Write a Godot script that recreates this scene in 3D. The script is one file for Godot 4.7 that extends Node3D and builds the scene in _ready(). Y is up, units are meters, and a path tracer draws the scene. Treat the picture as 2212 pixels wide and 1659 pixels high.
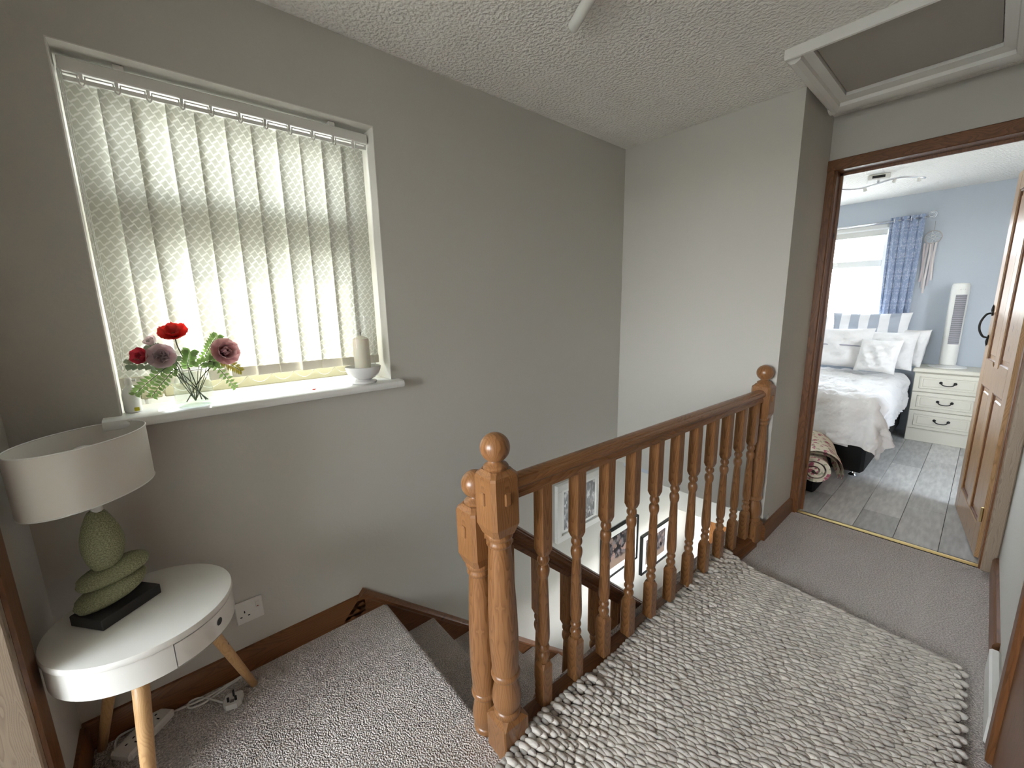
extends Node3D
# A landing at the top of a stair: window wall at z = 0, stair and balustrade along +x, bedroom through the door at the far end.

const HC := 2.295        # ceiling height
const SETTING = {
	"wall_bulkhead": "low boxed bulkhead over the stair inside the bedroom",
	"wall_room_behind": "white walls of the room behind the viewer",
	"ceiling_bedroom": "white textured bedroom ceiling",
	"wall_bedroom_left": "left hand wall of the bedroom beyond the bed",
	"wall_bedroom_right": "right hand wall of the bedroom behind the open door",
	"floor_hall": "carpeted floor of the hall below the stair",
	"wall_hall_right": "white side walls of the hall below the landing",
	"ceiling_hall": "white ceiling of the hall below",
	"wall_hall_far": "white end wall of the hall at the foot of the stair",
	"baseboard_back": "pine skirting behind the side table legs",
	"window_3": "wide white window of the room behind the viewer",
	"window_5": "narrow white side window added out of view to brighten the bedroom",
	"door_5": "dark pine door added out of view on the right wall to cut bounced light",
	"ground": "pale paved ground outside the house",
	"trim_eaves": "white eaves board above the landing window outside",
}
var M = {}
var used = {}
var rng = RandomNumberGenerator.new()

# ---------------------------------------------------------------- scene graph helpers
func numbered(n):
	if not used.has(n):
		used[n] = 0
		return n
	used[n] += 1
	return "%s_%03d" % [n, used[n]]

func thing(called, label, category, at = Vector3.ZERO, turn = 0.0, group = ""):
	var o = Node3D.new()
	o.name = numbered(called)
	add_child(o)
	o.position = at
	o.rotation.y = turn
	tag(o, label, category, group)
	return o

func tag(o, label, category, group = ""):
	o.set_meta("label", label)
	o.set_meta("category", category)
	if group:
		o.set_meta("group", group)
	return o

func commit(st, mat):
	st.generate_normals()
	st.index()
	var m = st.commit()
	m.surface_set_material(0, mat)
	return m

func put(called, mesh, parent, at = Vector3.ZERO, label = ""):
	var o = MeshInstance3D.new()
	o.mesh = mesh
	o.name = numbered(called) if parent == self else called
	parent.add_child(o, true)
	o.position = at
	if label:
		o.set_meta("label", label)
	return o

func part(called, st, mat, parent, at = Vector3.ZERO, label = ""):
	return put(called, commit(st, mat), parent, at, label)

func struct(called, st, mat, parent = null, label = ""):
	var o = put(called, commit(st, mat), parent if parent else self)
	if not parent:
		o.set_meta("kind", "structure")
		o.set_meta("label", label if label else SETTING[called])
		o.set_meta("category", called.split("_")[0] if not called.begins_with("baseboard") else "skirting board")
	return o

# ---------------------------------------------------------------- mesh helpers
func mb():
	var st = SurfaceTool.new()
	st.begin(Mesh.PRIMITIVE_TRIANGLES)
	st.set_smooth_group(-1)
	return st

func tri(st, a, b, c):          # counter-clockwise from outside
	st.add_vertex(a)
	st.add_vertex(c)
	st.add_vertex(b)

func quad(st, a, b, c, d):
	tri(st, a, b, c)
	tri(st, a, c, d)

func opoly(st, pts, center):    # convex polygon turned away from center
	var n = (pts[1] - pts[0]).cross(pts[2] - pts[0])
	var m = Vector3.ZERO
	for p in pts:
		m += p
	m /= pts.size()
	var flip = n.dot(m - center) < 0
	for i in range(1, pts.size() - 1):
		if flip:
			tri(st, pts[0], pts[i + 1], pts[i])
		else:
			tri(st, pts[0], pts[i], pts[i + 1])

func box(st, c, s, ch = 0.0, T = Transform3D.IDENTITY):
	st.set_smooth_group(-1)
	var h = s * 0.5
	ch = minf(ch, minf(h.x, minf(h.y, h.z)) * 0.9)
	var P = func(v): return T * (c + v)
	var O = T * c
	var ax = [Vector3.RIGHT, Vector3.UP, Vector3.BACK]
	var hh = [h.x, h.y, h.z]
	for i in 3:
		var u = (i + 1) % 3
		var v = (i + 2) % 3
		for sg in [-1.0, 1.0]:
			var b = ax[i] * hh[i] * sg
			var pts = []
			for q in [[-1, -1], [1, -1], [1, 1], [-1, 1]]:
				pts.append(P.call(b + ax[u] * (hh[u] - ch) * q[0] + ax[v] * (hh[v] - ch) * q[1]))
			opoly(st, pts, O)
	if ch <= 0.0:
		return
	for i in 3:
		var u = (i + 1) % 3
		var v = (i + 2) % 3
		for a in [-1.0, 1.0]:
			for b in [-1.0, 1.0]:
				var e0 = ax[u] * hh[u] * a + ax[v] * (hh[v] - ch) * b
				var e1 = ax[u] * (hh[u] - ch) * a + ax[v] * hh[v] * b
				var l = ax[i] * (hh[i] - ch)
				opoly(st, [P.call(e0 - l), P.call(e0 + l), P.call(e1 + l), P.call(e1 - l)], O)
	for a in [-1.0, 1.0]:
		for b in [-1.0, 1.0]:
			for d in [-1.0, 1.0]:
				opoly(st, [P.call(Vector3(a * h.x, b * (h.y - ch), d * (h.z - ch))), P.call(Vector3(a * (h.x - ch), b * h.y, d * (h.z - ch))), P.call(Vector3(a * (h.x - ch), b * (h.y - ch), d * h.z))], O)

func bx(st, x0, x1, y0, y1, z0, z1, ch = 0.0):
	box(st, Vector3((x0 + x1) / 2.0, (y0 + y1) / 2.0, (z0 + z1) / 2.0), Vector3(x1 - x0, y1 - y0, z1 - z0), ch)

func crease_groups(prof, closed, limit = 0.6):
	var g = [0]
	var k = 0
	var n = prof.size()
	for i in range(1, n if closed else n - 1):
		var a = (prof[i] - prof[i - 1])
		var b = (prof[(i + 1) % n] - prof[i])
		if a.length() > 1e-7 and b.length() > 1e-7 and absf(a.angle_to(b)) > limit:
			k += 1
		g.append(k)
	return g

var group_base = 0
func lathe(st, prof, seg = 24, T = Transform3D.IDENTITY, limit = 0.7, sx = 1.0, sz = 1.0):
	var g = crease_groups(prof, false, limit)
	for i in prof.size() - 1:
		st.set_smooth_group(group_base + g[i] + 1)
		for k in seg:
			var a0 = TAU * k / seg
			var a1 = TAU * (k + 1) / seg
			var p = prof[i]
			var q = prof[i + 1]
			var A = T * Vector3(p.x * cos(a0) * sx, p.y, p.x * sin(a0) * sz)
			var B = T * Vector3(p.x * cos(a1) * sx, p.y, p.x * sin(a1) * sz)
			var C = T * Vector3(q.x * cos(a1) * sx, q.y, q.x * sin(a1) * sz)
			var D = T * Vector3(q.x * cos(a0) * sx, q.y, q.x * sin(a0) * sz)
			if p.x < 1e-6:
				tri(st, A, D, C)
			elif q.x < 1e-6:
				tri(st, A, D, B)
			else:
				quad(st, A, D, C, B)
	group_base += g[-1] + 2

func loft_sq(st, secs, cx = 0.0, cz = 0.0):      # stacked square sections [half, y, chamfer]
	st.set_smooth_group(-1)
	var ring = func(s):
		var h = s[0]
		var c = s[2]
		var o = []
		for p in [[h, h - c], [h - c, h], [-h + c, h], [-h, h - c], [-h, -h + c], [-h + c, -h], [h - c, -h], [h, -h + c]]:
			o.append(Vector3(cx + p[0], s[1], cz + p[1]))
		return o
	for i in secs.size() - 1:
		var a = ring.call(secs[i])
		var b = ring.call(secs[i + 1])
		var ctr = Vector3(cx, (secs[i][1] + secs[i + 1][1]) / 2.0, cz)
		for k in 8:
			opoly(st, [a[k], a[(k + 1) % 8], b[(k + 1) % 8], b[k]], ctr)
	var mid = Vector3(cx, (secs[0][1] + secs[-1][1]) / 2.0, cz)
	opoly(st, ring.call(secs[0]), mid)
	opoly(st, ring.call(secs[-1]), mid)

func extrude(st, prof, L, T = Transform3D.IDENTITY, limit = 0.6):     # profile in local xy, run along local z
	if T.basis.determinant() < 0:
		T = T * Transform3D(Basis.from_scale(Vector3(-1, 1, 1)), Vector3.ZERO)
		var mirrored = []
		for p in prof:
			mirrored.append(Vector2(-p.x, p.y))
		prof = mirrored
	var n = prof.size()
	var area = 0.0
	for i in n:
		area += prof[i].cross(prof[(i + 1) % n])
	if area < 0:
		prof = prof.duplicate()
		prof.reverse()
	var g = crease_groups(prof, true, limit)
	for i in n:
		st.set_smooth_group(group_base + g[i] + 1)
		var a = prof[i]
		var b = prof[(i + 1) % n]
		quad(st, T * Vector3(a.x, a.y, L), T * Vector3(a.x, a.y, 0), T * Vector3(b.x, b.y, 0), T * Vector3(b.x, b.y, L))
	group_base += g[-1] + 2
	st.set_smooth_group(-1)
	var ids = Geometry2D.triangulate_polygon(PackedVector2Array(prof))
	for i in range(0, ids.size(), 3):
		var p = prof[ids[i]]
		var q = prof[ids[i + 1]]
		var r = prof[ids[i + 2]]
		if (q - p).cross(r - p) < 0:
			var w = q
			q = r
			r = w
		tri(st, T * Vector3(p.x, p.y, L), T * Vector3(q.x, q.y, L), T * Vector3(r.x, r.y, L))
		tri(st, T * Vector3(p.x, p.y, 0), T * Vector3(r.x, r.y, 0), T * Vector3(q.x, q.y, 0))

func along(a, b, up = Vector3.UP):     # frame with z running from a to b
	var z = (b - a).normalized()
	var x = up.cross(z).normalized()
	return Transform3D(Basis(x, z.cross(x), z), a)

func tube(st, pts, r, seg = 8, r_end = -1.0):
	group_base += 1
	st.set_smooth_group(group_base)
	var rings = []
	var up = Vector3(0.123, 0.9, 0.31).normalized()
	for i in pts.size():
		var t = (pts[mini(i + 1, pts.size() - 1)] - pts[maxi(i - 1, 0)]).normalized()
		var x = up.cross(t).normalized()
		var y = t.cross(x)
		up = y
		var rr = r if r_end < 0 else lerpf(r, r_end, float(i) / (pts.size() - 1))
		var ring = []
		for k in seg:
			ring.append(pts[i] + (x * cos(TAU * k / seg) + y * sin(TAU * k / seg)) * rr)
		rings.append(ring)
	for i in pts.size() - 1:
		for k in seg:
			var k2 = (k + 1) % seg
			quad(st, rings[i][k], rings[i][k2], rings[i + 1][k2], rings[i + 1][k])
	for k in range(1, seg - 1):
		tri(st, rings[0][0], rings[0][k + 1], rings[0][k])
		tri(st, rings[-1][0], rings[-1][k], rings[-1][k + 1])

func curve(pts, n = 8, closed = false):       # Catmull-Rom through points
	var o = []
	var m = pts.size()
	for i in (m if closed else m - 1):
		var p0 = pts[(i - 1 + m) % m] if closed else pts[maxi(i - 1, 0)]
		var p1 = pts[i]
		var p2 = pts[(i + 1) % m]
		var p3 = pts[(i + 2) % m] if closed else pts[mini(i + 2, m - 1)]
		for k in n:
			o.append(p1.cubic_interpolate(p2, p0, p3, float(k) / n))
	o.append(pts[0] if closed else pts[m - 1])
	return o

func ellipsoid(st, c, r, seg = 16, rings = 10, B = Basis.IDENTITY, col = null):
	group_base += 1
	st.set_smooth_group(group_base)
	if col != null:
		st.set_color(col)
	for i in rings:
		var t0 = PI * i / rings
		var t1 = PI * (i + 1) / rings
		for k in seg:
			var a0 = TAU * k / seg
			var a1 = TAU * (k + 1) / seg
			var A = c + B * Vector3(r.x * sin(t0) * cos(a0), -r.y * cos(t0), r.z * sin(t0) * sin(a0))
			var B2 = c + B * Vector3(r.x * sin(t0) * cos(a1), -r.y * cos(t0), r.z * sin(t0) * sin(a1))
			var C = c + B * Vector3(r.x * sin(t1) * cos(a1), -r.y * cos(t1), r.z * sin(t1) * sin(a1))
			var D = c + B * Vector3(r.x * sin(t1) * cos(a0), -r.y * cos(t1), r.z * sin(t1) * sin(a0))
			if i == 0:
				tri(st, A, D, C)
			elif i == rings - 1:
				tri(st, A, D, B2)
			else:
				quad(st, A, D, C, B2)

func grid(st, nu, nv, f, uv = false):
	group_base += 1
	st.set_smooth_group(group_base)
	var P = []
	for i in nu + 1:
		var row = []
		for j in nv + 1:
			row.append(f.call(float(i) / nu, float(j) / nv))
		P.append(row)
	for i in nu:
		for j in nv:
			var ids = [[i, j], [i + 1, j], [i + 1, j + 1], [i, j], [i + 1, j + 1], [i, j + 1]]
			for q in [ids[0], ids[2], ids[1], ids[3], ids[5], ids[4]]:
				if uv:
					st.set_uv(Vector2(float(q[0]) / nu, float(q[1]) / nv))
				st.add_vertex(P[q[0]][q[1]])

func uv_quad(st, a, b, c, d):      # counter-clockwise from outside, a = bottom left
	st.set_smooth_group(-1)
	for q in [[a, Vector2(0, 1)], [c, Vector2(1, 0)], [b, Vector2(1, 1)], [a, Vector2(0, 1)], [d, Vector2(0, 0)], [c, Vector2(1, 0)]]:
		st.set_uv(q[1])
		st.add_vertex(q[0])

# ---------------------------------------------------------------- materials
func mat(col, rough = 0.6, metal = 0.0):
	var m = StandardMaterial3D.new()
	m.albedo_color = col
	m.roughness = rough
	m.metallic = metal
	return m

func noise_tex(freq, size = 512, ramp = null, kind = FastNoiseLite.TYPE_SIMPLEX_SMOOTH, octaves = 3, sd = 1):
	var n = FastNoiseLite.new()
	n.noise_type = kind
	n.frequency = freq
	n.fractal_octaves = octaves
	n.seed = sd
	var t = NoiseTexture2D.new()
	t.width = size
	t.height = size
	t.seamless = true
	t.noise = n
	if ramp:
		var g = Gradient.new()
		g.offsets = PackedFloat32Array([0.0, 1.0])
		g.colors = PackedColorArray(ramp)
		t.color_ramp = g
	return t

func tri_map(m, s, world = false):
	m.uv1_triplanar = true
	m.uv1_world_triplanar = world
	m.uv1_scale = Vector3(s, s, s)
	m.uv1_triplanar_sharpness = 4.0
	return m

func bump(m, tex, cm):
	m.heightmap_enabled = true
	m.heightmap_texture = tex
	m.heightmap_scale = cm
	return m

func pine_image(seed_, light, dark):
	var n = FastNoiseLite.new()
	n.seed = seed_
	n.frequency = 1.0
	n.fractal_octaves = 2
	var knots = []
	var r = RandomNumberGenerator.new()
	r.seed = seed_
	for i in 1:
		knots.append(Vector3(r.randf_range(30, 226), r.randf_range(20, 236), r.randf_range(3.0, 6.0)))
	var im = Image.create(512, 512, false, Image.FORMAT_RGB8)
	for y in 256:
		for x in 256:
			var warp = n.get_noise_2d(x * 0.010, y * 0.0035) * 70.0 + n.get_noise_2d(x * 0.03 + 50, y * 0.012) * 10.0
			var kd = 0.0
			for k in knots:
				var dx = (x - k.x) / k.z
				var dy = (y - k.y) / (k.z * 1.6)
				var d = sqrt(dx * dx + dy * dy)
				warp += 16.0 * exp(-d * 0.5) * signf(dx)
				kd = maxf(kd, clampf(1.3 - d, 0.0, 1.0))
			var ph = fposmod((x + warp) / 13.0, 1.0)
			var g = pow(ph, 2.5)
			if ph > 0.9:
				g = (1.0 - ph) * 10.0 * 0.77
			g = g * 0.75 + 0.22 * (n.get_noise_2d(x * 0.5, y * 0.02 + 90) * 0.5 + 0.5) + 0.12 * n.get_noise_2d(x * 0.012 + 9, y * 0.006)
			var c = light.lerp(dark, clampf(g, 0.0, 1.0)).lerp(Color(0.16, 0.075, 0.035), kd * 0.9)
			im.set_pixel(x, y, c)
			im.set_pixel(511 - x, y, c)
			im.set_pixel(x, 511 - y, c)
			im.set_pixel(511 - x, 511 - y, c)
	return im

func wave_image():          # the woven scallop pattern of the blind
	var im = Image.create(256, 256, false, Image.FORMAT_RGB8)
	for y in 256:
		for x in 256:
			var row = y / 32.0
			var r = floor(row)
			var fy = row - r
			var fx = fposmod(x / 42.6667 + (0.5 if int(r) % 2 else 0.0), 1.0)
			var arc = 0.5 + 0.30 * sin(fx * TAU) + 0.1 * sin(fx * TAU * 2.0)
			var d = absf(fy - arc)
			var v = clampf(1.0 - d * 4.0, 0.0, 1.0)
			var c = Color(0.86, 0.86, 0.825).lerp(Color(0.975, 0.975, 0.955), smoothstep(0.0, 0.75, v))
			im.set_pixel(x, y, c)
	return im

func photo_image(sd, mono):        # soft blotches like a framed family snapshot seen from far
	var n = FastNoiseLite.new()
	n.seed = sd
	n.frequency = 0.035
	n.fractal_octaves = 3
	var im = Image.create(128, 128, false, Image.FORMAT_RGB8)
	for y in 128:
		for x in 128:
			var v = n.get_noise_2d(x, y * 0.75) * 0.5 + 0.5
			var w = n.get_noise_2d(x + 300, y * 0.7 + 90) * 0.5 + 0.5
			var c = Color(0.06, 0.055, 0.07).lerp(Color(0.45, 0.42, 0.43), smoothstep(0.35, 0.75, v))
			var warm = Color(0.52, 0.43, 0.39) if not mono else Color(0.75, 0.75, 0.75)
			c = c.lerp(warm, smoothstep(0.58, 0.68, w))
			if not mono:
				c = c.lerp(Color(0.48, 0.41, 0.36), smoothstep(92, 110, y + v * 14))
			im.set_pixel(x, y, c)
	return im

func tex(im):
	return ImageTexture.create_from_image(im)

func make_materials():
	var fine = noise_tex(0.05, 512)
	var W = func(c): return bump(tri_map(mat(c, 0.75), 2.0, true), fine, 0.03)
	M.wall = W.call(Color(0.775, 0.765, 0.73))
	M.bed_wall = W.call(Color(0.74, 0.77, 0.805))
	M.white_wall = W.call(Color(0.86, 0.85, 0.82))
	var artex = noise_tex(0.055, 512, null, FastNoiseLite.TYPE_SIMPLEX_SMOOTH, 2, 7)
	M.ceiling = bump(tri_map(mat(Color(0.95, 0.94, 0.915), 0.7), 1.8, true), artex, 0.8)
	M.white_gloss = mat(Color(0.90, 0.90, 0.88), 0.28)
	M.white = mat(Color(0.88, 0.875, 0.85), 0.5)
	M.upvc = mat(Color(0.92, 0.92, 0.90), 0.35)
	M.hatch_panel = bump(tri_map(mat(Color(0.66, 0.64, 0.60), 0.8), 1.5), fine, 0.06)
	var pile = noise_tex(0.11, 512, null, FastNoiseLite.TYPE_SIMPLEX, 3, 3)
	M.carpet = bump(tri_map(mat(Color.WHITE, 0.95), 2.2, true), pile, 1.0)
	M.carpet.albedo_texture = noise_tex(0.10, 512, [Color(0.68, 0.635, 0.605), Color(0.98, 0.94, 0.91)], FastNoiseLite.TYPE_SIMPLEX, 3, 3)
	M.carpet.rim_enabled = true
	M.carpet.rim = 0.3
	var pi = pine_image(11, Color(0.635, 0.475, 0.32), Color(0.42, 0.285, 0.17))
	var pt = tex(pi)
	pi.rotate_90(CLOCKWISE)
	var pth = tex(pi)
	var P = func(t, s, c, r):
		var m = tri_map(mat(c, r), s)
		m.albedo_texture = t
		return m
	M.pine = P.call(pt, 2.2, Color(0.98, 0.93, 0.88), 0.30)
	M.pine.clearcoat_enabled = true
	M.pine.clearcoat = 0.15
	M.pine.clearcoat_roughness = 0.2
	M.pine_h = P.call(pth, 2.2, Color(0.98, 0.93, 0.88), 0.30)
	M.pine_dark = P.call(pt, 1.6, Color(0.78, 0.69, 0.62), 0.35)
	M.lining = P.call(tex(pine_image(17, Color(0.62, 0.55, 0.47), Color(0.47, 0.40, 0.33))), 3.0, Color(1, 1, 1), 0.5)
	M.pine_dark_h = P.call(pth, 1.6, Color(0.78, 0.69, 0.62), 0.35)
	M.pine_door = P.call(tex(pine_image(23, Color(0.74, 0.60, 0.44), Color(0.56, 0.42, 0.28))), 2.0, Color(1, 1, 1), 0.28)
	for k in ["pine", "pine_dark", "pine_door", "lining"]:
		M[k].uv1_scale *= Vector3(1.0, 0.45, 1.0)
	for k in ["pine_h", "pine_dark_h"]:
		M[k].uv1_scale *= Vector3(0.45, 1.0, 1.0)
	M.leg_wood = P.call(pt, 2.5, Color(1.0, 1.0, 1.0), 0.4)
	M.leg_wood.albedo_texture = tex(pine_image(5, Color(0.84, 0.68, 0.48), Color(0.72, 0.54, 0.35)))
	M.blind = tri_map(mat(Color(1, 1, 1), 0.9), 7.0)
	M.blind.albedo_texture = tex(wave_image())
	M.blind.backlight_enabled = true
	M.blind.backlight = Color(0.86, 0.86, 0.86)
	M.hem = mat(Color(0.86, 0.84, 0.78), 0.8)
	M.glass = mat(Color(1, 1, 1, 0.05), 0.03)
	M.glass.transparency = BaseMaterial3D.TRANSPARENCY_ALPHA
	M.glass_jar = mat(Color(0.78, 0.88, 0.83, 0.24), 0.03)
	M.glass_jar.transparency = BaseMaterial3D.TRANSPARENCY_ALPHA
	M.frosted = mat(Color(0.95, 0.96, 0.97), 0.8)
	M.frosted.backlight_enabled = true
	M.frosted.backlight = Color(1.0, 1.0, 1.0)
	M.shade = mat(Color(0.86, 0.84, 0.80), 0.9)
	M.shade.backlight_enabled = true
	M.shade.backlight = Color(0.25, 0.24, 0.22)
	var speck = noise_tex(0.12, 256, [Color(0.36, 0.37, 0.26), Color(0.68, 0.68, 0.54)], FastNoiseLite.TYPE_SIMPLEX, 3, 9)
	M.pebble = bump(tri_map(mat(Color.WHITE, 0.75), 7.0), fine, 0.1)
	M.pebble.albedo_texture = speck
	M.slate = tri_map(mat(Color(0.16, 0.16, 0.165), 0.55), 6.0)
	M.table = mat(Color(0.90, 0.89, 0.86), 0.22)
	M.dark = mat(Color(0.03, 0.03, 0.03), 0.6)
	M.iron = mat(Color(0.035, 0.035, 0.04), 0.4, 0.3)
	M.brass = mat(Color(0.97, 0.88, 0.64), 0.3, 1.0)
	M.chrome = mat(Color(0.85, 0.86, 0.88), 0.15, 1.0)
	M.divan = mat(Color(0.035, 0.037, 0.045), 0.9)
	M.linen = bump(tri_map(mat(Color(0.90, 0.895, 0.89), 0.9), 3.0), noise_tex(0.02, 256, null, FastNoiseLite.TYPE_SIMPLEX_SMOOTH, 3, 4), 0.5)
	M.cream = mat(Color(0.86, 0.845, 0.79), 0.4)
	M.wax = mat(Color(0.90, 0.88, 0.80), 0.5)
	M.wax.subsurf_scatter_enabled = true
	M.wax.subsurf_scatter_strength = 0.3
	M.ceramic = mat(Color(0.92, 0.92, 0.91), 0.18)
	M.rug = mat(Color(1, 1, 1), 0.95)
	M.rug.vertex_color_use_as_albedo = true
	M.rug = bump(tri_map(M.rug, 18.0), fine, 0.06)
	M.rug.rim_enabled = true
	M.rug.rim = 0.25
	M.rug_back = mat(Color(0.36, 0.32, 0.27), 0.95)
	var fl = noise_tex(0.025, 512, [Color(0.74, 0.74, 0.74), Color(0.90, 0.90, 0.895)], FastNoiseLite.TYPE_SIMPLEX_SMOOTH, 4, 21)
	M.plank = []
	for c in [Color(0.93, 0.92, 0.91), Color(0.99, 0.98, 0.97), Color(0.87, 0.865, 0.86)]:
		var m = mat(c, 0.35)
		m.albedo_texture = fl
		m.uv1_triplanar = true
		m.uv1_world_triplanar = true
		m.uv1_scale = Vector3(0.45, 2.0, 2.2)
		M.plank.append(m)
	M.cable = mat(Color(0.86, 0.85, 0.83), 0.45)
	M.stem = mat(Color(0.25, 0.30, 0.17), 0.7)
	var leafy = func(c, b):
		var m = mat(c, 0.7)
		m.backlight_enabled = true
		m.backlight = b
		return m
	M.leaf = leafy.call(Color(0.56, 0.63, 0.49), Color(0.85, 0.95, 0.72))
	M.leaf_pale = leafy.call(Color(0.62, 0.68, 0.60), Color(0.60, 0.66, 0.58))
	M.fern = leafy.call(Color(0.74, 0.72, 0.42), Color(0.8, 0.77, 0.45))
	M.petal_red = leafy.call(Color(0.86, 0.34, 0.32), Color(1.0, 0.42, 0.38))
	M.petal_pink = leafy.call(Color(0.84, 0.42, 0.50), Color(1.0, 0.5, 0.58))
	M.petal_lilac = leafy.call(Color(0.92, 0.88, 0.885), Color(1.0, 0.95, 0.955))
	M.petal_mauve = leafy.call(Color(0.93, 0.82, 0.835), Color(1.0, 0.88, 0.89))
	M.asphalt = mat(Color(0.62, 0.61, 0.58), 0.9)
	M.orange_wood = P.call(pt, 1.0, Color(1.0, 0.92, 0.8), 0.4)

# ---------------------------------------------------------------- setting
func build_shell():
	# landing floor slab with the stair opening left out
	var st = mb()
	bx(st, -2.6, 0.617, -0.25, 0.0, 0.0, 2.6)
	bx(st, 0.617, 2.93, -0.25, 0.0, 0.80, 1.85)
	var fl = struct("floor", st, M.carpet, null, "beige cut pile carpet of the landing")
	var nose = mb()       # rounded carpet edge over the first step
	tube(nose, [Vector3(0.617, -0.016, 0.022), Vector3(0.617, -0.016, 0.72)], 0.016, 14)
	part("carpet_nosing", nose, M.carpet, fl)
	# left wall with the window opening, running down to the ground floor
	st = mb()
	bx(st, -0.45, -0.1135, -2.45, 2.55, -0.28, 0.0)
	bx(st, 0.743, 2.93, -0.25, 2.55, -0.28, 0.0)
	bx(st, 0.743, 3.75, -2.45, -0.25, -0.28, 0.0)
	bx(st, 2.93, 3.32, -0.25, 0.2, -0.28, 0.0)
	bx(st, -0.1135, 0.743, -2.45, 0.985, -0.28, 0.0)
	bx(st, -0.1135, 0.743, 2.019, 2.55, -0.28, 0.0)
	struct("wall_left", st, M.wall, null, "warm grey painted window wall beside the stair")
	# white painted reveal lining
	st = mb()
	bx(st, -0.1135, -0.1105, 1.0, 2.019, -0.15, 0.001)
	bx(st, 0.740, 0.743, 1.0, 2.019, -0.15, 0.001)
	bx(st, -0.1105, 0.740, 2.016, 2.019, -0.15, 0.001)
	struct("trim_1", st, M.white_wall, null, "white painted window reveal")
	# wall across the stair (underside at bulkhead height)
	st = mb()
	extrude(st, [Vector2(0, 0.20), Vector2(0.27, 0.20), Vector2(0.36, 0.128), Vector2(0.97, 0.128), Vector2(0.97, HC + 0.25), Vector2(0, HC + 0.25)], 0.1, Transform3D(Basis(Vector3(0, 0, 1), Vector3.UP, Vector3(1, 0, 0)), Vector3(2.424, 0, 0)))
	struct("wall_far", st, M.wall, null, "pale grey wall across the end of the stairwell")
	st = mb()
	bx(st, 2.524, 2.93, -0.25, HC + 0.25, 0.87, 0.97)
	struct("wall_return", st, M.wall, null, "short return wall beside the bedroom door")
	# bedroom door wall
	st = mb()
	bx(st, 2.93, 3.05, 0.2, HC + 0.25, -2.3, 0.995)
	bx(st, 2.93, 3.05, -0.25, 0.2, -2.3, -0.28)
	bx(st, 2.93, 3.05, 2.045, HC + 0.25, 0.995, 1.80)
	bx(st, 2.93, 3.05, -0.25, HC + 0.25, 1.80, 2.8)
	bx(st, 2.93, 3.05, -0.25, 0.2, 0.87, 0.995)
	struct("wall_door", st, M.wall, null, "grey wall around the bedroom doorway")
	# stair bulkhead inside the bedroom
	st = mb()
	bx(st, 2.524, 3.30, 0.128, 0.2, 0.0, 0.87)
	bx(st, 3.25, 3.32, -0.25, 0.128, 0.0, 0.87)
	bx(st, 2.93, 3.32, -0.25, 0.128, 0.80, 0.87)
	struct("wall_bulkhead", st, M.bed_wall)
	# right wall
	st = mb()
	bx(st, -2.6, 2.93, -0.25, HC + 0.25, 1.835, 1.95)
	struct("wall_right", st, M.wall, null, "narrow view of the right hand landing wall")
	# back wall with the doorway behind the camera
	st = mb()
	bx(st, -0.435, -0.335, 0.0, HC + 0.25, 0.0, 0.385)
	bx(st, -0.435, -0.335, 2.02, HC + 0.25, 0.385, 1.835)
	struct("wall_back", st, M.wall, null, "short grey wall beside the window corner")
	# room behind, with a wide window
	st = mb()
	bx(st, -2.7, -0.45, -0.25, HC + 0.25, -0.9, -0.8)
	bx(st, -2.7, -0.335, -0.25, HC + 0.25, 2.5, 2.6)
	bx(st, -2.7, -2.6, -0.25, 0.80, -0.9, 2.6)
	bx(st, -2.7, -2.6, 2.10, HC + 0.25, -0.9, 2.6)
	bx(st, -2.7, -2.6, 0.80, 2.10, -0.9, 0.20)
	bx(st, -2.7, -2.6, 0.80, 2.10, 2.20, 2.6)
	bx(st, -0.45, -0.435, -0.25, HC + 0.25, -0.9, 0.385)
	bx(st, -2.7, -0.45, -0.25, -0.0, -0.9, 0.0)
	bx(st, -0.435, -0.335, 0.0, HC + 0.25, 1.95, 2.6)
	struct("wall_room_behind", st, M.white_wall)
	# ceilings
	st = mb()
	bx(st, -2.7, 2.93, HC, HC + 0.25, -0.9, 2.6)
	struct("ceiling", st, M.ceiling, null, "white textured plaster landing ceiling")
	st = mb()
	bx(st, 2.93, 5.75, HC + 0.02, HC + 0.25, -2.3, 2.8)
	struct("ceiling_bedroom", st, M.ceiling, null, "white textured plaster bedroom ceiling")
	# bedroom walls
	st = mb()
	bx(st, 3.05, 5.85, -0.25, HC + 0.25, -2.3, -2.2)
	struct("wall_bedroom_left", st, M.bed_wall)
	st = mb()
	bx(st, 3.05, 3.15, -0.25, HC + 0.25, 2.7, 2.8)
	bx(st, 3.85, 5.85, -0.25, HC + 0.25, 2.7, 2.8)
	bx(st, 3.15, 3.85, -0.25, 0.95, 2.7, 2.8)
	bx(st, 3.15, 3.85, 2.1, HC + 0.25, 2.7, 2.8)
	struct("wall_bedroom_right", st, M.bed_wall)
	st = mb()
	bx(st, 5.7, 5.95, -0.25, HC + 0.25, -2.3, -1.95)
	bx(st, 5.7, 5.95, -0.25, HC + 0.25, 0.90, 2.8)
	bx(st, 5.7, 5.95, -0.25, 1.0, -1.95, 0.90)
	bx(st, 5.7, 5.95, 2.085, HC + 0.25, -1.95, 0.90)
	struct("wall_bedroom_far", st, M.bed_wall, null, "pale blue grey bedroom wall with the window")
	# bedroom floor of separate planks
	st = mb()
	bx(st, 2.98, 5.7, -0.25, -0.012, 0.87, 2.7)
	bx(st, 3.32, 5.7, -0.25, -0.012, -2.2, 0.87)
	bx(st, 3.05, 3.32, -0.25, -0.012, -2.2, -0.28)
	var bf = struct("floor_bedroom", st, M.divan, null, "grey wood effect plank floor of the bedroom")
	var pw = 0.178
	rng.seed = 4
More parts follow.
